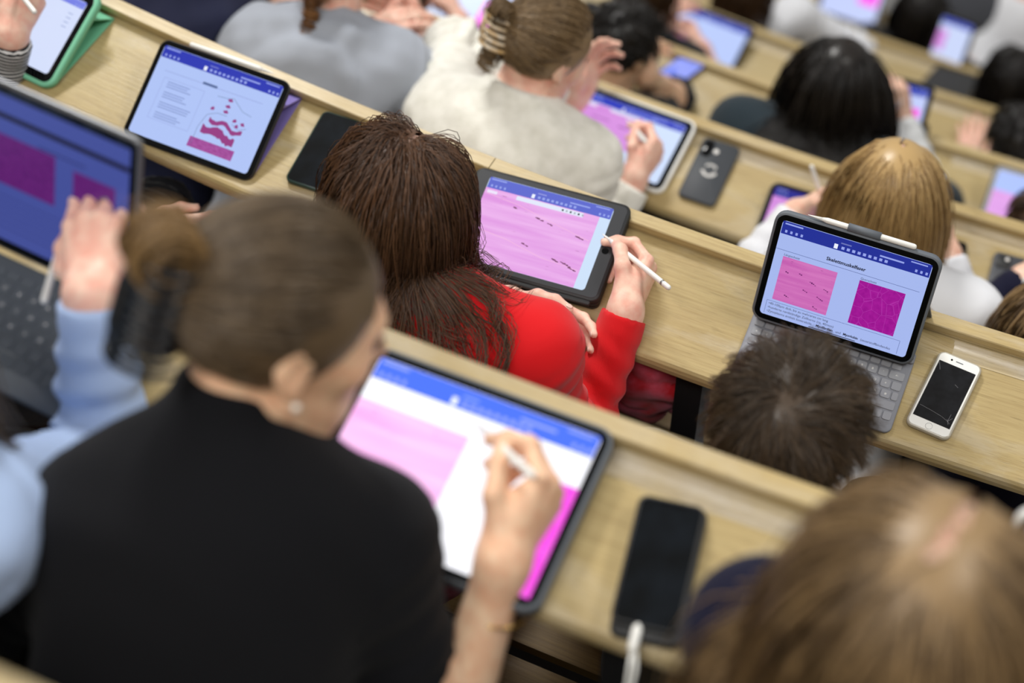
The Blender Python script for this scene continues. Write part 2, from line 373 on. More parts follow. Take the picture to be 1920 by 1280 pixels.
def strokes(d, C, sw, sh, pts, w, col, kk, name='drawn_line', z=.0014):
    mb = MB()
    for a, b in zip(pts[:-1], pts[1:]):
        a = V3(-sw/2+a[0]*sw, sh/2-a[1]*sh, z); b = V3(-sw/2+b[0]*sw, sh/2-b[1]*sh, z); n = np.cross(nrm(b-a), V3(0, 0, 1))*w/2
        mb.add([a-n, b-n, b+n, a+n], [(0, 1, 2, 3)])
    return mb.build(name, [glow(col, kk)], d, C)
T_LONG = tissue('muscle_lengthwise', (196, 96, 176), (212, 120, 190), (110, 24, 110), 'long')
T_CROSS = tissue('muscle_cross_section', (150, 12, 140), (166, 24, 152), (190, 70, 184), 'cross')
T_LONG_HOT = tissue('muscle_lengthwise_bright', (250, 176, 236), (255, 206, 246), (240, 120, 214), 'long', 1.15)
T_CROSS_HOT = tissue('muscle_cross_section_bright', (248, 60, 226), (255, 96, 236), (255, 160, 245), 'cross', 1.1)
T_RED = tissue('muscle_lengthwise_lilac', (224, 150, 226), (240, 186, 240), (150, 70, 130), 'long')
T_C = tissue('muscle_lengthwise_violet', (212, 140, 222), (222, 152, 230), (160, 80, 160), 'long')
T_DIM = tissue('muscle_dim', (88, 26, 104), (98, 32, 112), (60, 16, 80), 'cross')

# --- row A: big tablet of the woman in black
def c_big(d, C, w, h, k):
    pic(d, C, w, h, .0, .27, .50, 1.0, T_LONG_HOT); pic(d, C, w, h, .86, .33, 1.0, 1.0, T_CROSS_HOT)
    lines(d, C, w, h, [(.55, .36, .63, .372), (.42, .19, .47, .2), (.60, .2, .7, .21)], (225, 232, 250), 1.2)
tablet('tablet', 'large grey-cased tablet with a glaring white page under the hand with the gold bracelet', frame(0, -.4695, -.7825, -.0297, .0194, .026),
       .2806, .2149, .2629, .197, M_CASE_GRY, .004, c_big, (250, 250, 255), 1.25, ((72, 110, 236), .135), case_t=.020, seed=1)
# --- row A: far right tablet, mostly out of frame
def c_rt(d, C, w, h, k): pic(d, C, w, h, .0, .45, .6, 1.0, T_LONG_HOT)
_b = at(1835, 1230, 0, .03); M_rt = frame(0, _b[0]+.118, _b[1], .0, .9, .012)
tablet('tablet', 'tablet in a white case cut off by the right edge beside the light brown hair', M_rt, .2476, .1785, .2298, .1605, M_WHITE, .006, c_rt, (214, 222, 250), 1.0, ((84, 98, 214), .14), seed=2)
# --- row B tablets
def c_skel(d, C, w, h, k):
    ink = glow((22, 22, 40), 1.0); thin = (70, 84, 140)
    pic(d, C, w, h, .06, .355, .43, .82, T_LONG); pic(d, C, w, h, .58, .36, .887, .82, T_CROSS)
    def L(x, y): return C @ Matrix.Translation((-w/2+x*w, h/2-y*h, .0014))
    text('Skelettmuskelfaser', .0080, L(.335, .262), d, ink, .00022)
    text('Längsschnitt', .0050, L(.062, .345), d, ink); text('Querschnitt', .0050, L(.582, .35), d, ink)
    for i, t in enumerate(('•40-100µm dick, bis zu mehreren cm lang', '•hunderte randständige Zellkerne (ca. 40/mm)', '•Zytoplasma enthält kontraktile')): text(t, .0056, L(.045, .882+.041*i), d, ink)
    text('Myofibrillen', .0056, L(.385, .964), d, ink, .00018); text('und', .0056, L(.520, .964), d, ink)
    text('Myoglobin', .0056, L(.572, .964), d, ink, .00018); text('(sauerstoffbindendes', .0056, L(.69, .964), d, ink)
    strokes(d, C, w, h, [(.0, .295), (.966, .30)], .0006, thin, 1, 'page_rule')
    strokes(d, C, w, h, [(.03, .985), (.03, .843), (.94, .843), (.94, .985)], .0005, thin, 1, 'text_frame')
    strokes(d, C, w, h, [(.34, .988), (.66, .988)], .0012, (20, 20, 40), 1, 'home_bar')
    rs = random.Random(3)
    rc = []
    for (fx, fy, n) in ((.10, .50, 2), (.27, .53, 4), (.37, .56, 3), (.24, .63, 3), (.34, .66, 4), (.13, .74, 3), (.33, .77, 3), (.19, .48, 2)):
        for i in range(n): rc.append((fx+.012*i, fy+.006*i+rs.uniform(-.004, .004), fx+.012*i+.010, fy+.006*i+.010+rs.uniform(-.003, .002)))
    lines(d, C, w, h, rc, (96, 22, 96), 1, 'cell_nuclei')
SK = frame(1, -.2004, .119, .0025, 1.0055, .040)
sk, skC = tablet('tablet', 'tablet in a grey keyboard case showing the slide titled Skelettmuskelfaser', SK, .2476, .1785, .2298, .1605, M_CASE_GRY, .004, c_skel, (166, 184, 238), 1.0, ((34, 48, 150), .135), seed=3)
# keyboard deck on the desk in front of it
KB = frame(1, -.1985, .0115, .0025, 0, .001)
kroot = empty('keyboard_case', KB.translation, 'grey keyboard folio lying in front of the tablet with the Skelettmuskelfaser slide', 'keyboard')
mb = MB(); mb.slab(.256, .142, 0, .0055, .012, .0015, c=(0, .071)); mb.build('deck', M_KBASE, kroot, KB, True)
mb = MB(); mb.slab(.256, .018, .003, .009, .004, .001, c=(0, .134)); mb.build('hinge', M_KBASE, kroot, KB, True)
mb = MB(); mb.box((-.128, .118, .0), (.128, .122, .001)); 
# supporting flap behind the tablet
bk = SK @ Vector((0, .095, -.013)); ft = Vector((bk.x+.01, bk.y+.055, desk_z(bk.x, bk.y+.055, 1)+.001))
xa = Vector(SK.col[0][:3])*.124; yv = ft-bk; nv = xa.normalized().cross(yv).normalized()*.0015
mb = MB(); v = [bk-xa-nv, bk+xa-nv, ft+xa-nv, ft-xa-nv, bk-xa+nv, bk+xa+nv, ft+xa+nv, ft-xa+nv]
mb.add(v, [(3, 2, 1, 0), (4, 5, 6, 7), (0, 1, 5, 4), (1, 2, 6, 5), (2, 3, 7, 6), (3, 0, 4, 7)]); mb.build('support_flap', M_CASE_GRY, kroot)
lo = SK @ Vector((0, -.009, -.012)); l2 = KB @ Vector((0, .139, .004))
mb = MB(); xa2 = Vector(SK.col[0][:3])*.126; yv = l2-lo; nv = xa2.normalized().cross(yv).normalized()*.001
mb.add([lo-xa2-nv, lo+xa2-nv, l2+xa2-nv, l2-xa2-nv, lo-xa2+nv, lo+xa2+nv, l2+xa2+nv, l2-xa2+nv], [(3, 2, 1, 0), (4, 5, 6, 7), (0, 1, 5, 4), (1, 2, 6, 5), (2, 3, 7, 6), (3, 0, 4, 7)]); mb.build('hinge_flap', M_CASE_GRY, kroot)
def keyboard(root, M, rows, pitch, y0, dy, x0, mkey, mlet, kh, z):
    cache = {}; lets = {}
    for r_, row in enumerate(rows):
        x = x0
        for ch, wd in row:
            ky = dy*.86 if r_ else dy*.62
            key = (round(wd, 3), r_ == 0)
            if key not in cache:
                mb = MB(); mb.slab(wd*pitch-.0022, ky-.001, 0, kh, .0026 if r_ else .002, .0004, n=3)
                o = mb.build('key', mkey, root); cache[key] = o.data; bpy.data.objects.remove(o)
            o = bpy.data.objects.new('key', cache[key]); COL.objects.link(o)
            o.matrix_basis = M @ Matrix.Translation((x+wd*pitch/2, y0-r_*dy-(dy*.12 if r_ == 0 else 0), z)); o.parent = root; o.matrix_parent_inverse = PWm(root).inverted()
            if ch:
                if ch not in lets: lets[ch] = font_mesh(ch, .0052, .0001, 'CENTER'); lets[ch].materials.append(mlet)
                t = bpy.data.objects.new('key_legend', lets[ch]); COL.objects.link(t)
                t.matrix_basis = M @ Matrix.Translation((x+wd*pitch/2, y0-r_*dy-.0018, z+kh+.0001)); t.parent = o; t.matrix_parent_inverse = PWm(o).inverted()
            x += wd*pitch
    
QW = [[('', 1.0)]*14,
      [(c, 1) for c in '^1234567890ß´']+[('←', 1.5)],
      [('→', 1.5)]+[(c, 1) for c in 'QWERTZUIOPÜ+']+[('', 1)],
      [('', 1.8)]+[(c, 1) for c in 'ASDFGHJKLÖÄ#']+[('', .7)],
      [('', 1.2)]+[(c, 1) for c in '<YXCVBNM,.-']+[('', 2.3)],
      [('', 1), ('', 1), ('', 1), ('', 1.3), ('', 5.2), ('', 1.3), ('', 1), ('', .9), ('', .9), ('', .9)]]
keyboard(kroot, KB, QW, .0169, .1155, .0176, -.1222, M_KEY, M_PRINT, .0016, .0054)
# stylus clipped on top of that tablet
def stylus(name, label, a, b, rad=.0044, body=M_WHITE, band=None, tip_first=True, sleeve=None):
    a = np.asarray(a, float); b = np.asarray(b, float); d = nrm(b-a); Ln = np.linalg.norm(b-a)
    root = empty(name, tuple(a), label, 'stylus')
    mb = MB(); ts = [(.022, .0028), (.030, rad), (Ln-.004, rad), (Ln-.0012, rad*.8), (Ln, rad*.3)]
    mb.tube([a+d*t for t, _ in ts], [q for _, q in ts], 14); mb.build('barrel', body, root, None, True)
    mb = MB(); mb.tube([a, a+d*.004, a+d*.0222], [.0004, .0009, .0028], 12); mb.build('tip', body, root, None, True)
    if band: mb = MB(); mb.tube([a+d*band[0], a+d*band[1]], rad*1.02, 14); mb.build('band', band[2], root, None, True)
    if sleeve: mb = MB(); mb.tube([a+d*sleeve[0], a+d*sleeve[1]], rad*1.45, 14); mb.build('clip', M_CASE_GRY, root, None, True)
    return root
def sk_p(x, y, z): return np.array(skC @ Vector((x, y, z)))
stylus('stylus', 'white stylus with a grey clip lying on the top edge of the keyboard tablet', sk_p(-.082, .0975, -.004), sk_p(.084, .0975, -.004), sleeve=(.062, .112))
# purple stand tablet
def c_pur(d, C, w, h, k):
    strokes(d, C, w, h, [(.08, .26), (.9, .25)], .0006, (128, 140, 200), 1, 'page_rule')
    lines(d, C, w, h, [(.40, .235, .52, .262)], (84, 104, 150), 1, 'heading')
    rs = random.Random(4); rc = []
    for q in range(4):
        for j in range(3): rc.append((.14, .36+.115*q+.027*j, .14+rs.uniform(.16, .27), .368+.115*q+.027*j))
    lines(d, C, w, h, rc, (118, 134, 190), 1)
    strokes(d, C, w, h, [(.10, .79), (.10, .33), (.44, .33), (.44, .79), (.10, .79)], .0005, (140, 152, 210), 1, 'text_frame')
    t = T_LONG; m = glow((150, 60, 130))
    strokes(d, C, w, h, [(.55, .33), (.63, .32), (.68, .30), (.78, .40), (.86, .42)], .0007, (90, 120, 150), 1, 'bone_outline')
    strokes(d, C, w, h, [(.50, .90), (.50, .70), (.53, .55), (.60, .50), (.68, .50)], .0007, (90, 110, 150), 1, 'bone_outline')
    strokes(d, C, w, h, [(.74, .56), (.80, .60), (.86, .56)], .0006, (90, 110, 150), 1, 'bone_outline')
    for (x, y) in ((.66, .33), (.66, .40), (.66, .46), (.55, .47), (.75, .52), (.82, .53), (.78, .57)):
        mb = MB(); n = 9
        mb.add([(-w/2+x*w+.0042*(1+.3*math.sin(5*i+x*30))*math.cos(2*math.pi*i/n), h/2-y*h+.003*(1+.3*math.cos(3*i))*math.sin(2*math.pi*i/n), .0015) for i in range(n)], [tuple(range(n))]); mb.build('cell_drawing', [m], d, C)
    def band(pts, hw, mt):
        mb = MB(); v = []
        rs2 = random.Random(len(pts)+int(hw*1e4))
        for i, (x, y) in enumerate(pts): v += [(-w/2+x*w, h/2-y*h+hw*rs2.uniform(.7, 1.2), .0013), (-w/2+x*w, h/2-y*h-hw*rs2.uniform(.7, 1.2), .0013)]
        mb.add(v, [(2*i, 2*i+1, 2*i+3, 2*i+2) for i in range(len(pts)-1)]); o = mb.build('tissue_band', [mt], d, C)
        uv = o.data.uv_layers.new(name='UVMap')
    band([(.56+.02*i, .58+.025*math.sin(i*.75)+.004*i) for i in range(15)], .004, m)
    band([(.53+.0165*i, .69+.018*math.sin(i*.5+.8)+.003*i) for i in range(18)], .0075, m)
    pic(d, C, w, h, .475, .82, .845, .93, tissue('bone_section', (150, 62, 140), (176, 92, 170), (110, 30, 100), 'cross'))
PU = frame(1, -1.3088, .1066, -.0494, .3441, .010)
tablet('tablet', 'black-rimmed tablet on a purple folding stand, white stylus along its top edge', PU, .2476, .1785, .2298, .1605, M_CASE_BLK, .0015, c_pur, (176, 196, 246), 1.0, ((44, 56, 178), .13), case_t=.007, seed=5)
M_PUR = mat('purple_folio', (132, 118, 190), .6); M_GRN = mat('mint_folio', (120, 196, 160), .6)
def folio_stand(label, M, w, h, back, m_, k, drop=.06):
    "folded cover: panel from the tablet's back down to the desk behind it"
    root = empty('folding_stand', M.translation, label, 'stand')
    top_ = M @ Vector((0, h*back, -.012)); ax = Vector(M.col[0][:3]).normalized()
    yy = Vector((-ax.y, ax.x, 0)); ftp = top_+yy*drop; ftp.z = desk_z(ftp.x, ftp.y, k)+.002
    low = M @ Vector((0, -.004, -.0125)); low.z = max(low.z, desk_z(low.x, low.y, k)+.002)
    for nm, a, b in (('back_panel', top_, ftp), ('base_panel', ftp, low)):
        n = ax.cross(b-a).normalized()*.0012; X = ax*(w/2); mb = MB()
        mb.add([a-X-n, a+X-n, b+X-n, b-X-n, a-X+n, a+X+n, b+X+n, b-X+n], [(3, 2, 1, 0), (4, 5, 6, 7), (0, 1, 5, 4), (1, 2, 6, 5), (2, 3, 7, 6), (3, 0, 4, 7)]); mb.build(nm, m_, root)
folio_stand('purple folded cover propping the black-rimmed tablet with the stylus on its edge', PU, .246, .1605, .80, M_PUR, 1)
puC = PU @ Matrix.Translation((0, .1605/2, 0))
stylus('stylus', 'white stylus resting along the top edge of the tablet on the purple stand', np.array(puC @ Vector((.087, .096, -.003))), np.array(puC @ Vector((-.076, .096, -.003))))
# green tablet, top left
def c_gr(d, C, w, h, k):
    pic(d, C, w, h, .25, .05, .56, .45, T_C); lines(d, C, w, h, [(.88, .2+.06*i, .93, .21+.06*i) for i in range(4)], (150, 165, 210), 1)
GR = frame(1, -1.7092, .1814, -.1591, .3235, .020)
tablet('tablet', 'tablet in a mint green case in the top left corner beneath the striped sleeve', GR, .225, .172, .2298*.887, .1605*.887, M_GRN, .008, c_gr, (214, 224, 252), 1.0, ((120, 130, 230), .10), case_t=.013, seed=6)
folio_stand('mint green folded cover propping the tablet in the top left corner', GR, .236, .143, .85, M_GRN, 1, .05)
# red woman's tablet
def c_red(d, C, w, h, k):
    pic(d, C, w, h, .0, .135, .915, 1.0, T_RED)
    lines(d, C, w, h, [(.02, .16, .10, .195)], (236, 226, 250), 1, 'page_tab')
    lines(d, C, w, h, [(.255, .145, .79, .195)], (226, 232, 250), 1, 'tool_strip')
    quads('colour_dots', [(-w/2+(.62+.032*i)*w, h/2-.182*h, -w/2+(.634+.032*i)*w, h/2-.16*h, .0016, i % 2) for i in range(6)], [glow((40, 50, 60)), glow((170, 180, 190))], d, C)
    rs = random.Random(9); rc = []
    for fx, fy, n in ((.45, .33, 6), (.55, .36, 4), (.79, .42, 6), (.26, .28, 3), (.42, .66, 5), (.68, .745, 5), (.75, .75, 8), (.82, .79, 6)):
        for i in range(n): rc.append((fx+.011*i, fy+.004*i+rs.uniform(-.006, .006), fx+.011*i+.014, fy+.004*i+.009+rs.uniform(0, .006)))
    lines(d, C, w, h, rc, (122, 66, 104), 1, 'cell_nuclei')
    for y0, y1 in ((.20, .44), (.62, .80)): strokes(d, C, w, h, [(.02, y0), (.3, y0+.05), (.6, y0+.15), (.9, y1)], .0009, (246, 190, 226), 1, 'fibre_border')
RD = frame(1, -.6881, .0606, .0538, .0148, .034)
rroot, rC = tablet('tablet', 'tablet in a thick black folio showing a pink slide, under the red-sleeved hand', RD, .2506*1.01, .1741*1.01, .2078*1.011, .1559*1.011, M_CASE_BLK, .005, c_red, (206, 226, 250), 1.0, ((92, 104, 206), .135), case_t=.008, seed=7, bez=mat('slate_bezel', (52, 54, 58), .3), r=.010)
mb = MB(); mb.slab(.263, .182, -.0200, -.0105, .012, .002); mb.slab(.261, .180, -.0320, -.0206, .012, .002); mb.build('folded_cover', M_CASE_BLK, rroot, rC, True)
mb = MB(); mb.slab(.24, .008, -.0068, .0, .003, .0015, c=(0, -.0965)); mb.build('stylus_loop', M_CASE_BLK, rroot, rC, True)
mb = MB(); mb.slab(.0115, .0115, .0008, .0012, .0057, .0001, c=(.1145, 0)); mb.build('home_button', M_GLASS, rroot, rC)
# --- row C tablets
def c_c(d, C, w, h, k):
    pic(d, C, w, h, .0, .14, .60, .70, T_C); lines(d, C, w, h, [(.03, .15, .12, .2)], (236, 226, 250), 1); lines(d, C, w, h, [(.26, .15, .56, .19)], (226, 232, 250), 1, 'tool_strip')
    lines(d, C, w, h, [(.12, .33, .30, .345), (.40, .36, .5, .38), (.2, .62, .4, .63)], (150, 70, 160), 1, 'cell_nuclei')
CT = frame(2, -.8118, .8584, -.0742, .0571, .012)
tablet('tablet', 'tablet in a pale case under the writing hand of the woman in the cream sweater', CT, .2476, .1785, .2298*.966, .1605*.966, M_WHITE, .006, c_c, (206, 222, 252), 1.05, ((48, 62, 186), .13), seed=8)
def c_sm(d, C, w, h, k): pic(d, C, w, h, .0, .18, .7, 1., T_C)
tablet('tablet', 'small dark tablet under the stylus hand left of the straight blonde hair', frame(2, -.372, .80, .02, .10, .010), .2, .14, .185, .125, M_CASE_BLK, .004, c_sm, (120, 70, 190), .9, ((40, 44, 150), .16), seed=9)
# --- row D, E tablets
def c_far(d, C, w, h, k): pic(d, C, w, h, .0, .3, .3, .8, T_C)
def c_far2(d, C, w, h, k): pic(d, C, w, h, .62, .35, .95, .9, T_CROSS_HOT)
def pixel_tablet(label, k, u, v, tau, th, w, h, cont, page, case, seed, bar=(BLUE, .14), kk=1.0):
    P = at(u, v, k, .03); return tablet('tablet', label, frame(k, P[0], P[1], th, tau, .012), w+.018, h+.018, w, h, case, .004, cont, page, kk, bar, seed=seed)
pixel_tablet('tablet with a magenta image at the top edge above the grey hoodie', 3, 862, 42, .12, -.12, .2298, .1605, c_far2, (196, 214, 252), M_CASE_BLK, 20)
pixel_tablet('upright tablet right of the long dark hair, hand with a stylus in front of it', 3, 1640, 262, .75, .05, .20, .15, c_far2, (196, 208, 252), M_CASE_BLK, 21)
pixel_tablet('tablet lying just above the crown of the straight blonde hair', 3, 1632, 300, .1, .0, .2, .14, c_far, (170, 180, 246), M_CASE_BLK, 22)
pixel_tablet('dark-rimmed tablet cut off by the right edge above two black phones', 3, 1925, 452, .55, .0, .2298, .1605, c_far, (160, 184, 250), M_CASE_GRY, 23, None)
pixel_tablet('tablet behind the black-haired student, a bare forearm across it', 4, 1303, 108, .25, -.12, .2298, .1605, c_far, (186, 204, 252), M_CASE_BLK, 24)
pixel_tablet('tablet lying on white paper under the hand with the green pen', 5, 1458, 72, .1, -.1, .2, .14, c_far, (150, 120, 220), M_CASE_BLK, 25)
pixel_tablet('tablet at the top edge with a magenta patch in its corner', 6, 1585, 34, .6, -.05, .2298, .1605, lambda d, C, w, h, k: pic(d, C, w, h, .6, .1, .95, .55, T_CROSS_HOT), (196, 208, 252), M_CASE_BLK, 26, None)
pixel_tablet('upright tablet with a white screen right of the dark-haired student near the top right', 5, 1770, 118, .9, -.1, .11, .145, c_far, (206, 218, 252), M_CASE_BLK, 27)

# --- phones
def phone(label, M, w, h, t, m_side, m_face, r=.011, extra=None, group=None):
    root = empty('phone', M.translation, label, 'phone', group); C = M @ Matrix.Translation((0, h/2, 0))
    mb = MB(); mb.slab(w, h, 0, t, r, .0016); mb.build('shell', m_side, root, C, True)
    if m_face: mb = MB(); mb.slab(w-.006, h-.006, t, t+.0004, r-.003, .0001); mb.build('glass', m_face, root, C)
    if extra: extra(root, C, w, h, t)
    return root
def flat(k, x, y, th, h): # centre -> bottom-centre frame
    return frame(k, x+math.sin(th)*h/2, y-math.cos(th)*h/2*math.cos(AL), th, 0, .0008)
def x_white(root, C, w, h, t):
    mb = MB(); mb.slab(.0585, .10405, t+.0004, t+.0008, .0005, .0001); mb.build('screen', mat('cracked_dark_glass', (14, 14, 17), .12, spec=.6, var=(60, (26, 27, 31))), root, C)
    mb = MB(); mb.slab(.0115, .0115, t+.0004, t+.0007, .0057, .0001, c=(0, -.0605)); b = mb.build('home_button', M_WHITE, root, C)
    mb = MB(); n = 20; ring = [(.0052*math.cos(2*math.pi*i/n), -.0605+.0052*math.sin(2*math.pi*i/n), t+.0008) for i in range(n+1)]; mb.tube(ring, .0002, 5); mb.build('button_ring', M_ALU, b, C)
    mb = MB(); mb.slab(.012, .0018, t+.0004, t+.0006, .0009, .0001, c=(0, .0600)); mb.build('earpiece', M_CASE_GRY, root, C)
    mb = MB(); mb.slab(.0034, .0034, t+.0004, t+.0006, .0016, .0001, c=(-.0125, .0600)); mb.build('front_camera', M_GLASS, root, C)
    mb = MB()
    for pts in ([(-.026, -.032), (-.005, -.0345), (.010, -.037), (.0215, -.041), (.026, -.044)], [(.0215, -.041), (.022, -.028)], [(.0215, -.041), (.0265, -.033)], [(.0195, -.038), (.0245, -.046)], [(-.028, .049), (-.022, .036)], [(.008, .022), (.014, .019)]):
        mb.tube([(x, y, t+.0008) for x, y in pts], .00022, 4)
    mb.build('crack', mat('glass_crack', (150, 150, 155), .4), root, C)
phone('white phone with a cracked dark screen beside the grey keyboard', flat(1, -.0128, .102, -.114, .1405), .0695, .1405, .009, mat('clear_case', (178, 172, 158), .25), M_WHITE, extra=x_white)
ph_a = flat(0, -.2289, -.696, .136, .148)
def x_bank(root, C, w, h, t):
    mb = MB(); mb.slab(.030, .004, t+.0004, t+.0006, .0015, .0001, c=(0, .066)); mb.build('earpiece', M_GLASS, root, C)
b_ = ph_a.copy(); 
pb = empty('power_bank', ph_a.translation, 'black power bank lying under the black phone with the white cable', 'power bank')
mb = MB(); mb.slab(.073, .156, 0, .013, .010, .002); mb.build('shell', M_CASE_BLK, pb, ph_a @ Matrix.Translation((.002, .148/2-.006, 0)), True)
phone('black phone with a smudged screen, white charging cable at its lower end', ph_a @ Matrix.Translation((0, 0, .0134)), .0712, .145, .009, M_CASE_BLK, M_SMUDGE, extra=x_bank)
e0 = np.array(ph_a @ Vector((-.006, .004, .018))); ay = nrm(np.array(ph_a.col[1][:3]))
cab = empty('charging_cable', tuple(e0), 'white charging cable hanging over the desk edge from the black phone', 'cable')
mb = MB(); mb.tube([e0+ay*.002, e0-ay*.004, e0-ay*.026, e0-ay*.032], [.0042, .0052, .0052, .003], 10); mb.build('plug', M_WHITE, cab, None, True)
pts = [e0-ay*.03, e0-ay*.045+V3(.001, 0, -.004), e0-ay*.06+V3(.002, 0, -.02), e0-ay*.066+V3(0, 0, -.06), e0-ay*.062+V3(-.006, 0, -.14), e0-ay*.05+V3(-.02, 0, -.26)]
mb = MB(); mb.tube(pts, .0021, 8); mb.build('cord', M_WHITE, cab, None, True)
mb = MB(); mb.tube([e0-ay*.028+V3(.004, 0, -.002), e0-ay*.044+V3(.008, 0, -.006), e0-ay*.058+V3(.007, 0, -.022), e0-ay*.064+V3(.004, 0, -.06)], .0021, 8); mb.build('cord', M_WHITE, cab, None, True)
def x_dkgreen(root, C, w, h, t): pass
phone('phone with a dark green rim left of the curly brown hair', frame(1, -1.0933, .1124, -.0161, 0, .001), .0728, .1516, .010, mat('dark_green_case', (26, 52, 46), .35), M_SMUDGE, extra=x_dkgreen)
def x_print(root, C, w, h, t):
    m = M_PRINT; mb = MB(); mb.slab(.022, .042, t, t+.002, .009, .0006, c=(-.024, .052)); mb.build('camera_bump', M_GLASS, root, C, True)
    mb = MB(); mb.slab(.011, .011, t, t+.0006, .0055, .0002, c=(-.004, .050)); mb.build('flash', m, root, C, True)
    def arc(r0, a0, a1, n=7, th=.0016, gap=.45):
        for i in range(n):
            a = math.radians(a0+(a1-a0)*(i+.2)/n); b = math.radians(a0+(a1-a0)*(i+.2+1-gap)/n); q = MB()
            for rr in (r0-th, r0+th): pass
            q.add([(rr*math.cos(x), rr*math.sin(x)+.002, t+.0002) for rr, x in ((r0-th, a), (r0-th, b), (r0+th, b), (r0+th, a))], [(3, 2, 1, 0)]); q.build('printed_mark', m, root, C)
    arc(.0135, 35, 145, 6, .0022, .3); arc(.0145, 195, 345, 8, .0030, .25); arc(.0105, -60, 30, 4, .0004, .1)
phone('black phone lying face down with a round white print on its back', flat(2, -.6109, .921, -.0372, .1573), .0802, .1573, .010, mat('matt_black_case', (58, 62, 68), .6), None, extra=x_print)
phone('black phone face up beside the straight blonde hair, right of the two hands', frame(2, -.1009, .79, -.0018, 0, .001), .0703, .1436, .010, M_CASE_BLK, M_GLASS)
def x_cam(root, C, w, h, t):
    mb = MB(); mb.slab(.030, .030, t, t+.002, .008, .0006, c=(-.015, .050)); c_ = mb.build('camera_bump', M_CASE_BLK, root, C, True)
    mb = MB(); mb.slab(.008, .008, t+.002, t+.003, .004, .0002, c=(-.008, .056)); mb.build('lens', M_PRINT, c_, C, True)
phone('dark grey phone face down at the right edge beside the other black phone', frame(2, .0315, .7948, .0563, 0, .001), .0702, .1422, .010, mat('graphite_case', (66, 68, 74), .55), None, extra=x_cam)
pD = at(1243, 138, 3, .02)
phone('phone with a lit screen under the forearm of the black-haired student', frame(3, pD[0], pD[1]-.06, -.5, 0, .001), .072, .148, .009, M_CASE_BLK, glow((120, 140, 250), .9))
pD = at(1785, 150, 5, .01)
cb = empty('tablet_cover', tuple(pD), 'black folded cover lying below the small upright tablet near the top right', 'cover')
mb = MB(); mb.slab(.16, .19, 0, .007, .008, .001, c=(0, .03)); mb.build('flap', M_CASE_BLK, cb, frame(5, pD[0], pD[1]-.03, -.35, 0, .001))

pD = at(1440, 82, 5, .01)
tag(quads('paper_sheet', [(-.15, -.02, .15, .19, .0006, 0), (-.15, -.02, .15, .19, .0002, 0)], [mat('white_paper', (236, 236, 238), .8)], None, frame(5, pD[0], pD[1]-.05, -.14, 0, .0005)), 'sheet of white paper on the desk near the top edge under a tablet', 'paper')
# --- convertible laptop, left edge of row A
LP = frame(0, -1.050, -.598, -.11, 1.10, .012); 
lroot = empty('laptop', LP.translation, 'slate grey laptop at the left edge, dim slide on its screen', 'laptop')
lw, lh = .315, .222
Cc = LP @ Matrix.Translation((0, lh/2, 0))
mb = MB(); mb.slab(lw, lh, -.008, 0, .010, .0016); mb.build('lid', M_ALU, lroot, Cc, True)
mb = MB(); mb.slab(lw-.008, lh-.008, 0, .0006, .007, .0002); mb.build('bezel', M_GLASS, lroot, Cc)
sw, sh = lw-.024, lh-.030; mb = MB(); mb.slab(sw, sh, .0006, .0008, .002, .00005); ld = mb.build('display', [glow((66, 78, 150), 1)], lroot, Cc)
strokes(ld, Cc, sw, sh, [(.0, .135), (1.0, .135)], .007, (22, 20, 36), 1, 'toolbar')
lines(ld, Cc, sw, sh, [(.58, .24, .80, .25)], (40, 44, 96), 1, 'heading')
pic(ld, Cc, sw, sh, .30, .26, .66, .60, T_DIM); pic(ld, Cc, sw, sh, .745, .30, .94, .56, T_DIM)
lines(ld, Cc, sw, sh, [(.30, .68+.045*i, .93-.08*(i % 3), .685+.045*i) for i in range(6)], (44, 48, 104), 1)
DK = frame(0, -1.066, -.742, -.11, 0, .001)
dk = DK; mb = MB(); mb.slab(lw, .150, 0, .007, .008, .0016, c=(0, .069)); mb.build('keyboard_deck', M_DDECK, lroot, DK, True)
QL = [[('', 1.0)]*14]+QW[1:5]+[[('', 1.2), ('', 1), ('', 1), ('', 1.3), ('', 5.2), ('', 1.3), ('', 1), ('', .8), ('', .8), ('', .9)]]
keyboard(lroot, DK, QL, .0205, .126, .0196, -.148, M_DKEY, M_PRINT, .0014, .007)
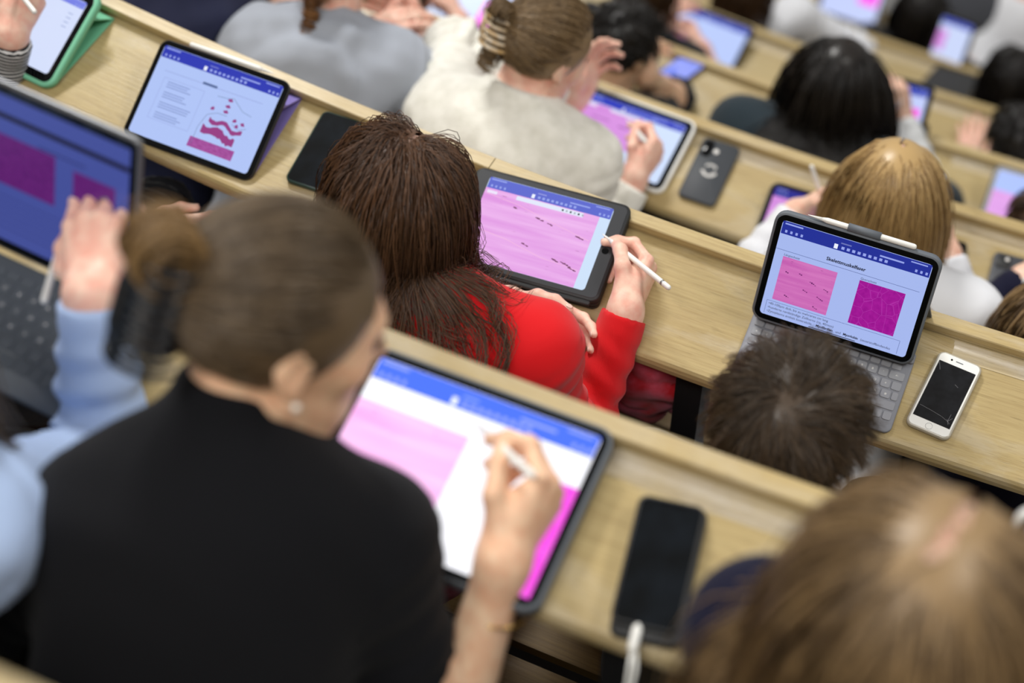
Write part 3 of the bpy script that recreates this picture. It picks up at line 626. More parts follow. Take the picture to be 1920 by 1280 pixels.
# ------------------------------------------------------------------ smooth volumes -> meshes
class Vol:
    def __init__(s, lo, hi, h):
        s.lo = np.asarray(lo, float); s.h = h; n = np.ceil((np.asarray(hi)-s.lo)/h).astype(int)+1
        s.ax = [(s.lo[i]+h*np.arange(n[i])).astype(np.float32) for i in range(3)]; s.F = np.full(n, .3, np.float32); s.n = n
    def sub(s, lo, hi):
        a = np.maximum(np.floor((np.asarray(lo)-s.lo)/s.h).astype(int), 0); b = np.minimum(np.ceil((np.asarray(hi)-s.lo)/s.h).astype(int)+1, s.n)
        if (b <= a).any(): return None, None
        sl = tuple(slice(a[i], b[i]) for i in range(3))
        return sl, (s.ax[0][sl[0]][:, None, None], s.ax[1][sl[1]][None, :, None], s.ax[2][sl[2]][None, None, :])
    def put(s, sl, d, k, op):
        A = s.F[sl]
        if op == 'cut':
            s.F[sl] = np.maximum(A, d); return
        if op == 'dig': d = -d; hh = np.maximum(k-np.abs(A-d), 0)/k; s.F[sl] = np.maximum(A, d)+hh*hh*k*.25; return
        hh = np.maximum(k-np.abs(A-d), 0)/k; s.F[sl] = np.minimum(A, d)-hh*hh*k*.25
    def prim(s, p):
        if p[0] in ('rc', 'dig_rc'):
            _, a, b, ra, rb, k = p; m = max(ra, rb)+k+2*s.h
            sl, X = s.sub(np.minimum(a, b)-m, np.maximum(a, b)+m)
            if sl is None: return
            ab = b-a; L2 = max(float(ab@ab), 1e-12); d = [X[i]-np.float32(a[i]) for i in range(3)]
            t = np.clip((d[0]*ab[0]+d[1]*ab[1]+d[2]*ab[2])/L2, 0, 1)
            q = np.sqrt((d[0]-t*ab[0])**2+(d[1]-t*ab[1])**2+(d[2]-t*ab[2])**2)-(ra+(rb-ra)*t)
            s.put(sl, q, k, 'dig' if p[0] == 'dig_rc' else 'add')
        elif p[0] in ('el', 'dig'):
            _, c, R, rad, k = p; m = max(rad)+k+2*s.h; sl, X = s.sub(c-m, c+m)
            if sl is None: return
            d = [X[i]-np.float32(c[i]) for i in range(3)]; k0 = 0; k1 = 0
            for j in range(3):
                l = (d[0]*R[0][j]+d[1]*R[1][j]+d[2]*R[2][j])/rad[j]; k0 = k0+l*l; k1 = k1+(l/rad[j])**2
            k0 = np.sqrt(k0); k1 = np.sqrt(k1)+1e-9; s.put(sl, k0*(k0-1)/k1, k, 'dig' if p[0] == 'dig' else 'add')
        elif p[0] == 'cut':
            _, o, n, r = p; sl, X = s.sub(o-r, o+r)
            if sl is None: return
            d = [X[i]-np.float32(o[i]) for i in range(3)]; pl = d[0]*n[0]+d[1]*n[1]+d[2]*n[2]
            s.put(sl, np.where(d[0]**2+d[1]**2+d[2]**2 < r*r, pl, -1).astype(np.float32), 0, 'cut')
    def mesh(s):
        F = s.F; neg = F < 0; c = [neg[i:neg.shape[0]-1+i, j:neg.shape[1]-1+j, l:neg.shape[2]-1+l] for i in (0, 1) for j in (0, 1) for l in (0, 1)]
        cnt = sum(x.astype(np.int8) for x in c); I = np.argwhere((cnt > 0) & (cnt < 8))
        val = np.stack([F[I[:, 0]+i, I[:, 1]+j, I[:, 2]+l] for i in (0, 1) for j in (0, 1) for l in (0, 1)], 1)
        off = np.array([(i, j, l) for i in (0, 1) for j in (0, 1) for l in (0, 1)], np.float32); acc = np.zeros((len(I), 3), np.float32); num = np.zeros(len(I), np.float32)
        for a in range(8):
            for b in range(a+1, 8):
                if np.abs(off[a]-off[b]).sum() != 1: continue
                m = (val[:, a] < 0) != (val[:, b] < 0); t = val[:, a]/np.where(m, val[:, a]-val[:, b], 1)
                acc += np.where(m[:, None], off[a]+t[:, None]*(off[b]-off[a]), 0); num += m
        v = s.lo+(I+acc/num[:, None])*s.h
        idx = np.full(np.array(F.shape)-1, -1, np.int32); idx[tuple(I.T)] = np.arange(len(I)); f = []
        for ax in range(3):
            o1, o2 = [(1, 2), (2, 0), (0, 1)][ax]
            A = np.take(neg, range(F.shape[ax]-1), ax); B = np.take(neg, range(1, F.shape[ax]), ax); E = np.argwhere(A != B)
            E = E[(E[:, o1] > 0) & (E[:, o2] > 0) & (E[:, o1] < F.shape[o1]-1) & (E[:, o2] < F.shape[o2]-1)]
            e1 = np.zeros(3, int); e1[o1] = 1; e2 = np.zeros(3, int); e2[o2] = 1
            q = np.stack([idx[tuple((E-e1-e2).T)], idx[tuple((E-e2).T)], idx[tuple(E.T)], idx[tuple((E-e1).T)]], 1)
            fl = ~A[tuple(E.T)]; q[fl] = q[fl][:, ::-1]; f.append(q)
        return v, np.concatenate(f)
def volume(prims, h, pad=.012):
    lo = np.full(3, 9e9); hi = -lo
    for p in prims:
        if p[0] == 'rc': m = max(p[3], p[4]); lo = np.minimum(lo, np.minimum(p[1], p[2])-m); hi = np.maximum(hi, np.maximum(p[1], p[2])+m)
        elif p[0] == 'el': m = max(p[3]); lo = np.minimum(lo, p[1]-m); hi = np.maximum(hi, p[1]+m)
    V = Vol(lo-pad-h*2, hi+pad+h*2, h)
    for p in prims: V.prim(p)
    return V.mesh()
def normals(v, f):
    n = np.cross(v[f[:, 2]]-v[f[:, 0]], v[f[:, 3]]-v[f[:, 1]]); N = np.zeros_like(v)
    for j in range(4): np.add.at(N, f[:, j], n)
    return N/(np.linalg.norm(N, axis=1)[:, None]+1e-12)
def wob(p, freq, seed, n=7):
    r = np.random.default_rng(seed); out = 0
    for i in range(n):
        d = r.normal(size=3); d /= np.linalg.norm(d); out = out+np.sin(p@d*freq*r.uniform(.6, 1.5)+r.uniform(0, 6.28))
    return out/n**.5
def rc(a, b, ra, rb, k=.02): return ('rc', np.asarray(a, float), np.asarray(b, float), ra, rb, k)
def basis(fwd, up):
    y = nrm(fwd); x = nrm(np.cross(y, up)); z = np.cross(x, y); return np.stack([x, y, z], 1)

# ------------------------------------------------------------------ anatomy
def head_prims(pos, R, s=1.0, male=False):
    def W_(p): return pos+R@(np.array(p)*s)
    def el(c, r, k, op='el'): return (op, W_(c), R, tuple(np.array(r)*s), k*s)
    j = 1.08 if male else 1
    P = [el((0, -.012, .028), (.074, .094, .085), .01), el((0, .035, -.012), (.060, .058, .075), .03), el((0, .052, -.068), (.040*j, .038, .040), .03),
         rc(W_((-.045, .0, -.055)), W_((-.018, .066, -.088)), .016*s*j, .015*s*j, .03*s), rc(W_((.045, .0, -.055)), W_((.018, .066, -.088)), .016*s*j, .015*s*j, .03*s),
         el((-.038, .062, -.022), (.022, .020, .020), .02), el((.038, .062, -.022), (.022, .020, .020), .02),
         rc(W_((-.03, .082, .022)), W_((.03, .082, .022)), .010*s, .010*s, .02*s),
         el((-.031, .098, .002), (.016, .012, .010), .012, 'dig'), el((.031, .098, .002), (.016, .012, .010), .012, 'dig'),
         rc(W_((0, .088, .010)), W_((0, .109, -.026)), .007*s, .011*s, .012*s), el((-.011, .099, -.030), (.008, .008, .007), .008), el((.011, .099, -.030), (.008, .008, .007), .008),
         rc(W_((-.017, .088, -.053)), W_((.017, .088, -.053)), .006*s, .006*s, .008*s), rc(W_((-.014, .087, -.063)), W_((.014, .087, -.063)), .0065*s, .0065*s, .008*s),
         el((0, .080, -.089), (.017, .014, .014), .015)]
    for sx in (-1, 1):
        P += [el((sx*.076, -.010, -.004), (.008, .019, .031), .008), el((sx*.083, -.006, -.002), (.006, .010, .018), .006, 'dig'), el((sx*.074, -.004, -.030), (.007, .009, .010), .006)]
    return P
def hand_chain(wrist, fdir, radial, side, pose, s=1.0):
    Y = nrm(fdir); rad = nrm(np.asarray(radial)-np.dot(radial, Y)*Y); U = -rad; D = np.cross(-rad, Y) if side == 'R' else np.cross(rad, Y)
    def W_(p): return wrist+s*(p[0]*U+p[1]*Y+p[2]*D)
    flex, spread, thumb = POSE[pose]
    kn = [(-.028, .086, .002), (-.009, .091, .005), (.010, .087, .004), (.027, .078, .0)]
    ln = [(.044, .026, .021), (.048, .030, .022), (.044, .028, .021), (.034, .021, .019)]
    chains = []
    for i in range(4):
        a = 0; p = np.array(kn[i]); c = [p]
        sp = math.radians(spread[i])
        for q in range(3):
            a += math.radians(flex[i][q]); d = np.array([math.sin(sp)*math.cos(a), math.cos(a)*math.cos(sp), -math.sin(a)]); p = p+d*ln[i][q]; c.append(p)
        chains.append([W_(x) for x in c])
    return W_, chains, [W_(x) for x in thumb], (U, Y, D)
POSE = {
    'pen': ([(48, 52, 22), (58, 66, 32), (66, 76, 40), (70, 78, 40)], (2, 0, -2, -4), [(-.018, .016, -.008), (-.043, .048, -.024), (-.042, .080, -.040), (-.030, .103, -.058)]),
    'relax': ([(22, 28, 16), (26, 32, 18), (30, 36, 20), (34, 38, 22)], (-5, 0, 4, 9), [(-.018, .016, -.006), (-.045, .045, -.014), (-.052, .075, -.022), (-.050, .100, -.030)]),
    'flat': ([(6, 10, 6), (8, 10, 6), (10, 12, 8), (12, 14, 8)], (-7, -1, 4, 10), [(-.018, .016, -.004), (-.046, .042, -.008), (-.060, .070, -.012), (-.066, .096, -.016)]),
    'grip': ([(70, 40, 20), (74, 42, 22), (76, 44, 22), (78, 46, 24)], (-4, 0, 3, 6), [(-.018, .016, -.008), (-.040, .050, -.018), (-.040, .084, -.022), (-.036, .112, -.024)]),
    'point': ([(10, 10, 6), (50, 70, 40), (60, 76, 44), (64, 78, 44)], (-3, 0, 0, 0), [(-.018, .016, -.008), (-.042, .046, -.022), (-.036, .078, -.036), (-.018, .098, -.046)]),
}
def hand_prims(wrist, fdir, radial, side, pose, s=1.0, arm_from=None, ar=.030):
    W_, ch, th, ax = hand_chain(wrist, fdir, radial, side, pose, s); U, Y, D = ax; R = np.stack([U, Y, D], 1); P = []
    wr = [(-.016, .004, 0), (-.006, .002, .002), (.006, .002, .002), (.017, .004, 0)]
    for i in range(4):
        P.append(rc(W_(wr[i]), ch[i][0], .0125*s, .0102*s, .012*s))
    P += [('el', W_((0, .050, -.008)), R, (.034*s, .046*s, .015*s), .015*s), ('el', W_((-.020, .036, -.016)), R, (.016*s, .030*s, .014*s), .015*s), ('el', W_((.022, .034, -.012)), R, (.012*s, .030*s, .013*s), .012*s),
          ('el', W_((0, -.004, 0)), R, (.028*s, .026*s, .019*s), .02*s)]
    r0 = [(.0096, .0086, .0078, .0066), (.0098, .0088, .0080, .0068), (.0094, .0084, .0076, .0064), (.0084, .0074, .0066, .0056)]
    for i in range(4):
        for q in range(3): P.append(rc(ch[i][q], ch[i][q+1], r0[i][q]*s, r0[i][q+1]*s, .004*s))
        for q in (1, 2): P.append(('el', ch[i][q]+D*.0, R, (r0[i][q]*1.06*s,)*3, .004*s))
    rt = (.0145, .0118, .0105, .0082)
    for q in range(3): P.append(rc(th[q], th[q+1], rt[q]*s, rt[q+1]*s, .007*s))
    if arm_from is not None: P.append(rc(arm_from, W_((0, -.004, 0)), ar, .0235*s, .025))
    nails = []
    for i, c in enumerate(ch+[th]):
        d = nrm(c[-1]-c[-2]); side_v = U if i < 4 else D
        n = np.cross(side_v, d) if i < 4 else np.cross(d, U*1.0)
        if i < 4: n = np.cross(U, d); n = n if np.dot(n, D) > -.99 and np.dot(n, np.cross(U, d)) > 0 else -n
        else: n = -U if side == side else U
        n = nrm(n-np.dot(n, d)*d); rr = (r0[i][3] if i < 4 else rt[3])*s
        nails.append((c[-1]-d*.001*s+n*rr*.80, np.stack([np.cross(d, n), d, n], 1), rr))
    return P, nails, W_, ch, th
def pen_grip(tip, end, s_at, fdir, side='R', scale=1.0):
    "wrist, finger direction and thumb side of a hand whose pinch and web carry the pen"
    U0, Y0 = V3(1, 0, 0), V3(0, 1, 0); flip = V3(1, 1, 1) if side == 'R' else V3(-1, 1, 1)
    W_, ch, th, ax = hand_chain(V3(0, 0, 0), Y0, -U0 if side == 'R' else U0, side, 'pen', scale)
    gp = ch[0][3]*.5+th[3]*.5+(V3(-.006, 0, 0)*flip); web = V3(-.046, .056, .006)*flip*scale
    def fr(a, b): a = nrm(a); b = nrm(b-(b@a)*a); return np.stack([a, b, np.cross(a, b)], 1)
    Rm = fr(np.asarray(end)-tip, np.asarray(fdir, float)) @ fr(web-gp, Y0).T
    P = tip+nrm(np.asarray(end)-tip)*s_at; return P-Rm@gp, Rm@Y0, Rm@(V3(-1, 0, 0)*flip)
def ellmesh(c, R, rad, n=10, m=6):
    v = [c+R@V3(rad[0]*math.sin(math.pi*i/m)*math.cos(2*math.pi*j/n), rad[1]*math.sin(math.pi*i/m)*math.sin(2*math.pi*j/n), rad[2]*math.cos(math.pi*i/m)) for i in range(m+1) for j in range(n)]
    return np.array(v), np.array([(i*n+j, (i+1)*n+j, (i+1)*n+(j+1) % n, i*n+(j+1) % n) for i in range(m) for j in range(n)])
def join(parts):
    V = []; Fq = []; Mi = []; b = 0
    for v, f, m in parts: V.append(v); Fq.append(f+b); Mi += [m]*len(f); b += len(v)
    return np.concatenate(V), np.concatenate(Fq), Mi

def skin_mat(name, rgb, red):
    m = mat(name, rgb, .45, var=(55, red), bump=(700, .12), spec=.25); b = m.node_tree.nodes['Principled BSDF']
    b.inputs['Subsurface Weight'].default_value = .12; b.inputs['Subsurface Radius'].default_value = (.012, .005, .003); b.inputs['Subsurface Scale'].default_value = .5
    return m
SK_FAIR = skin_mat('fair_skin', (238, 204, 182), (230, 178, 156)); SK_PINK = skin_mat('rosy_skin', (240, 202, 182), (232, 172, 154)); SK_TAN = skin_mat('tan_skin', (238, 200, 168), (228, 178, 146))
M_NAIL = mat('finger_nail', (232, 196, 182), .25); M_EYE = mat('eye', (60, 48, 40), .15)
def cloth(name, rgb, rough=.85, bump=(420, .35), var=None, sheen=.15):
    m = mat(name, rgb, rough, spec=.2, bump=bump, var=var); m.node_tree.nodes['Principled BSDF'].inputs['Sheen Weight'].default_value = sheen; return m
def ribbed(name, rgb, freq):
    "fine knit ribs running along the limb, from the girth attribute"
    m = cloth(name, rgb); nt = m.node_tree; b = nt.nodes['Principled BSDF']
    a = nt.nodes.new('ShaderNodeAttribute'); a.attribute_name = 'along'
    w = nt.nodes.new('ShaderNodeMath'); w.operation = 'SINE'; mu = nt.nodes.new('ShaderNodeMath'); mu.operation = 'MULTIPLY'; mu.inputs[1].default_value = freq
    nt.links.new(a.outputs['Fac'], mu.inputs[0]); nt.links.new(mu.outputs[0], w.inputs[0])
    bp = nt.nodes.new('ShaderNodeBump'); bp.inputs['Strength'].default_value = .35; bp.inputs['Distance'].default_value = .001
    nt.links.new(w.outputs[0], bp.inputs['Height']); nt.links.new(bp.outputs[0], b.inputs['Normal']); return m
def striped(name, c1, c2, freq):
    m = cloth(name, c1); nt = m.node_tree; b = nt.nodes['Principled BSDF']
    a = nt.nodes.new('ShaderNodeAttribute'); a.attribute_name = 'along'
    mu = nt.nodes.new('ShaderNodeMath'); mu.operation = 'MULTIPLY'; mu.inputs[1].default_value = freq
    w = nt.nodes.new('ShaderNodeMath'); w.operation = 'SINE'; g = nt.nodes.new('ShaderNodeMapRange'); g.inputs[1].default_value = .25; g.inputs[2].default_value = .45
    x = nt.nodes.new('ShaderNodeMix'); x.data_type = 'RGBA'; x.inputs[6].default_value = (*lin(c1), 1); x.inputs[7].default_value = (*lin(c2), 1)
    for p, q in ((a.outputs['Fac'], mu.inputs[0]), (mu.outputs[0], w.inputs[0]), (w.outputs[0], g.inputs[0]), (g.outputs[0], x.inputs[0]), (x.outputs[2], b.inputs['Base Color'])): nt.links.new(p, q)
    return m
M_TROUS = cloth('dark_trousers', (26, 27, 34)); M_JEANS = cloth('blue_jeans', (44, 56, 84))

# ------------------------------------------------------------------ hair
def hair_mat(name, c1, c2, rough=.42):
    m = bpy.data.materials.new(name); m.use_nodes = True; nt = m.node_tree; b = nt.nodes['Principled BSDF']
    g = nt.nodes.new('ShaderNodeNewGeometry'); x = nt.nodes.new('ShaderNodeMix'); x.data_type = 'RGBA'
    x.inputs[6].default_value = (*lin(c1), 1); x.inputs[7].default_value = (*lin(c2), 1)
    nt.links.new(g.outputs['Random Per Island'], x.inputs[0]); nt.links.new(x.outputs[2], b.inputs['Base Color'])
    b.inputs['Roughness'].default_value = rough; b.inputs['Specular IOR Level'].default_value = .45
    return m
def collide(p, cols, lay):
    for c in cols:
        if c[0] == 'el':
            _, o, R, rad = c; rr = np.asarray(rad)[None]+lay[:, None]; q = ((p-o)@R)/rr; n = np.linalg.norm(q, axis=1); m = n < 1
            if m.any(): q[m] /= n[m][:, None]; p[m] = o+(q[m]*rr[m])@R.T
        else:
            _, a, b, ra, rb = c; ab = b-a; t = np.clip((p-a)@ab/(ab@ab), 0, 1); ax = a+t[:, None]*ab; d = p-ax; n = np.linalg.norm(d, axis=1)+1e-9
            r = ra+(rb-ra)*t+lay; m = n < r; p[m] = ax[m]+d[m]/n[m][:, None]*r[m][:, None]
    return p
def simulate(root, d0, L, nseg, cols, lay, g, grav=.25, stiff=1.0, jit=.03, field=None, seed=0):
    r = np.random.default_rng(seed); p = root.copy(); d = d0.copy(); out = [p.copy()]; st = (L/nseg)[:, None]
    for i in range(nseg):
        F_ = g if field is None else field(p, i/nseg)
        d = d*stiff+F_*(grav(i/nseg) if callable(grav) else grav)+r.normal(size=d.shape)*jit; d /= np.linalg.norm(d, axis=1)[:, None]
        q = collide(p+d*st, cols, lay); d = q-p; d /= np.linalg.norm(d, axis=1)[:, None]+1e-9; p = q; out.append(p.copy())
    return np.stack(out, 1)
def clumps(S, k, amount, seed=0, start=.1, p=1.0):
    "gather neighbouring strands into locks; returns strands and lock ids"
    r = np.random.default_rng(seed); sd = r.choice(len(S), k, False); d = ((S[:, 0][:, None]-S[sd, 0][None])**2).sum(2); cl = d.argmin(1)
    t = np.clip((np.linspace(0, 1, S.shape[1])-start)/(1-start), 0, 1)[None, :, None]**p; return S+t*amount*(S[sd][cl]-S), cl
def curls(S, amp, turns, cl, seed=0, start=.25):
    r = np.random.default_rng(seed); n, s, _ = S.shape; t = np.linspace(0, 1, s)[None, :]; k = cl.max()+1
    ph = (r.uniform(0, 6.28, k)[cl]+r.normal(0, .12, n))[:, None]; tw = ((turns*r.uniform(.6, 1.4, k))*r.choice([-1, 1], k))[cl][:, None]; am = r.uniform(.4, 1.5, k)[cl][:, None]
    A = amp*am*np.clip((t-start)/(1-start), 0, 1)**.9*r.uniform(.85, 1.15, (n, 1)); T = np.gradient(S, axis=1); T /= np.linalg.norm(T, axis=2)[..., None]+1e-9
    x = np.cross(T, V3(.3, .5, .8)); x /= np.linalg.norm(x, axis=2)[..., None]+1e-9; y = np.cross(T, x); a = ph+tw*6.28*t
    return S+(np.cos(a)*A)[..., None]*x+(np.sin(a)*A)[..., None]*y
def tubes(S, rad, taper=.35):
    n, s, _ = S.shape; T = np.gradient(S, axis=1); T /= np.linalg.norm(T, axis=2)[..., None]+1e-9
    x = np.cross(T, V3(.23, .41, .88)); x /= np.linalg.norm(x, axis=2)[..., None]+1e-9; y = np.cross(T, x)
    rr = np.linspace(1, taper, s)[None, :, None]*(rad if np.isscalar(rad) else rad[:, None, None])
    v = np.stack([S+rr*(math.cos(a)*x+math.sin(a)*y) for a in (0, 2.094, 4.189)], 2).reshape(-1, 3)
    b = (np.arange(n)[:, None, None]*s+np.arange(s-1)[None, :, None])*3; j = np.arange(3)[None, None, :]; j2 = (j+1) % 3
    f = np.stack([b+j, b+j2, b+3+j2, b+3+j], -1).reshape(-1, 4); return v, f
CR_C, CR_R = V3(0, -.012, .028), V3(.078, .098, .089)
def scalp(n, seed, low=-.55, face=.42):
    r = np.random.default_rng(seed); u = r.normal(size=(n*4, 3)); u /= np.linalg.norm(u, axis=1)[:, None]
    front = (u[:, 1] > face-.25*(u[:, 2] < .2)) & (u[:, 2] < .50+.25*(u[:, 1]-.5)); ear = (np.abs(u[:, 0]) > .8) & (u[:, 2] < -.12) & (u[:, 1] > -.25)
    k = (~front) & (~ear) & (u[:, 2] > low-.25*np.clip(-u[:, 1], 0, 1)); return u[k][:n]
def hair_cap(pos, R, s, part=None, grow=.003, low=-.068, pw=.0034):
    def W_(p): return pos+R@(np.array(p)*s)
    v, f = volume([('el', W_(CR_C), R, tuple((CR_R+grow)*s), .004), ('cut', W_((0, .070, .045)), nrm(R@V3(0, .85, -.53)), .25), ('cut', W_((0, 0, low)), R@V3(0, .25, -1), .25)], .006)
    if part is not None:
        c = ((v[f].mean(1)-pos)@R)/s; m = (np.abs(c[:, 0]-part) < pw) & (c[:, 1] > -.055) & (c[:, 2] > .05); f = f[~m]
    return v, f
def long_hair(pos, R, body, n, length, rad, part=.0, s=1.0, seed=1, nseg=14, vol=.012, curl=None, g=None, spread=.9, back=.35, low=-.55, jit=.03, grav=.8, lenvar=.2, lock=26, lk=.35, pw=.0035):
    u = scalp(n, seed, low); u = u[(np.abs(u[:, 0]*CR_R[0]-part) > pw) | (u[:, 1] < -.45)]; r = np.random.default_rng(seed+5)
    loc = CR_C+u*CR_R; root = pos+(loc*s)@R.T; N = u/CR_R; N /= np.linalg.norm(N, axis=1)[:, None]
    sd = np.sign(loc[:, 0]-part); w = np.clip((loc[:, 1]+.055)/.09, 0, 1); d = np.stack([sd*spread*w+r.normal(0, .22, len(u)), -back*(.3+.7*w), np.where(loc[:, 2] > .03, .0, -.6)-.8*(1-w)], 1); d -= (d*N).sum(1)[:, None]*N; d /= np.linalg.norm(d, axis=1)[:, None]+1e-9; d = d+N*.12
    D = d@R.T; lay = r.uniform(.002, vol, len(u))*s; L = length*s*r.uniform(1-lenvar, 1+lenvar*.4, len(u)); 
    cols = [('el', pos+R@(CR_C*s), R, CR_R*s), ('el', pos+R@(V3(0, .03, -.02)*s), R, V3(.066, .055, .08)*s)]+body
    gg = nrm(g) if g is not None else V3(0, 0, -1)
    S = simulate(root, D, L, nseg, cols, lay, gg[None, :], lambda t: grav*(.8+1.2*t), 1.0, jit, seed=seed)
    if lock: S, cl = clumps(S, max(8, n//lock), .72 if curl else lk, seed)
    if curl: S = curls(S, curl[0], curl[1], cl, seed, curl[2])
    return tubes(S, rad)
def tied_hair(pos, R, target, n, rad, s=1.0, seed=2, nseg=12, vol=.008, low=-.6, jit=.02, tail=0, tdir=None):
    "hair combed back along the skull to one spot (clip or knot)"
    u = scalp(n, seed, low); r = np.random.default_rng(seed+3); loc = CR_C+u*CR_R; root = pos+(loc*s)@R.T; N = u/CR_R; N /= np.linalg.norm(N, axis=1)[:, None]
    tg = pos+R@(np.array(target)*s)+r.normal(size=(len(u), 3))*.008*s
    d = (tg-root)@R; d -= (d*N).sum(1)[:, None]*N; d /= np.linalg.norm(d, axis=1)[:, None]+1e-9; D = (d+N*.12)@R.T
    lay = r.uniform(.002, vol, len(u))*s; L = np.linalg.norm(tg-root, axis=1)*1.25+.01
    cols = [('el', pos+R@(CR_C*s), R, CR_R*s)]
    def fld(p, t): q = tg-p; return q/(np.linalg.norm(q, axis=1)[:, None]+1e-6)
    S = simulate(root, D, L, nseg, cols, lay, None, .8, .6, jit, fld, seed); return tubes(S, rad, .8)
def short_hair(pos, R, n, length, rad, whorl, s=1.0, seed=3, nseg=6, swirl=.7, lift=.08, low=-.6):
    u = scalp(n, seed, low, .5); r = np.random.default_rng(seed+3); loc = CR_C+u*CR_R; root = pos+(loc*s)@R.T; N = u/CR_R; N /= np.linalg.norm(N, axis=1)[:, None]
    w = nrm(np.array(whorl)); a = u-w; a -= (a*N).sum(1)[:, None]*N; dist = np.linalg.norm(a, axis=1)[:, None]; a /= dist+1e-6; b = np.cross(N, a)
    k = np.exp(-dist*2.2)*swirl*2; cl = r.integers(0, max(1, n//25), len(u)); cj = r.normal(0, .20, (n//25+1, 3))[cl]
    d = a+b*k+N*lift+cj*(.4+.6*np.clip(dist, 0, 1)); d /= np.linalg.norm(d, axis=1)[:, None]
    L = length*s*r.uniform(.7, 1.15, len(u))*(.7+.6*np.clip(u[:, 1]+.3, 0, 1)+.25*(u[:, 2] > .4)); L *= np.where(u[:, 2] < -.05, .45, 1)
    S = simulate(root, d@R.T, L, nseg, [('el', pos+R@(CR_C*s), R, CR_R*s)], r.uniform(.001, .013, len(u))*s, V3(0, 0, -1)[None, :], .22, 1.0, .05, seed=seed)
    S, cl = clumps(S, max(8, n//18), .6, seed)
    return tubes(S, rad)
def arcs(center, R, rad, n, r0, seed, spanx=.03, thick=.012):
    "loose coil of strands around an axis: hair roll or knot"
    r = np.random.default_rng(seed); s = 12; t = np.linspace(0, 1, s)[None, :]; ph = r.uniform(0, 6.28, (n, 1)); tu = r.uniform(.6, 1.1, (n, 1)); q = rad*r.uniform(.35, 1, (n, 1))
    a = ph+6.28*tu*t; ax = r.uniform(-1, 1, (n, 1))*spanx+t*r.normal(0, thick, (n, 1))
    P = np.stack([np.cos(a)*q, np.sin(a)*q, ax+0*a], -1); return tubes(center+P@R.T, r0)

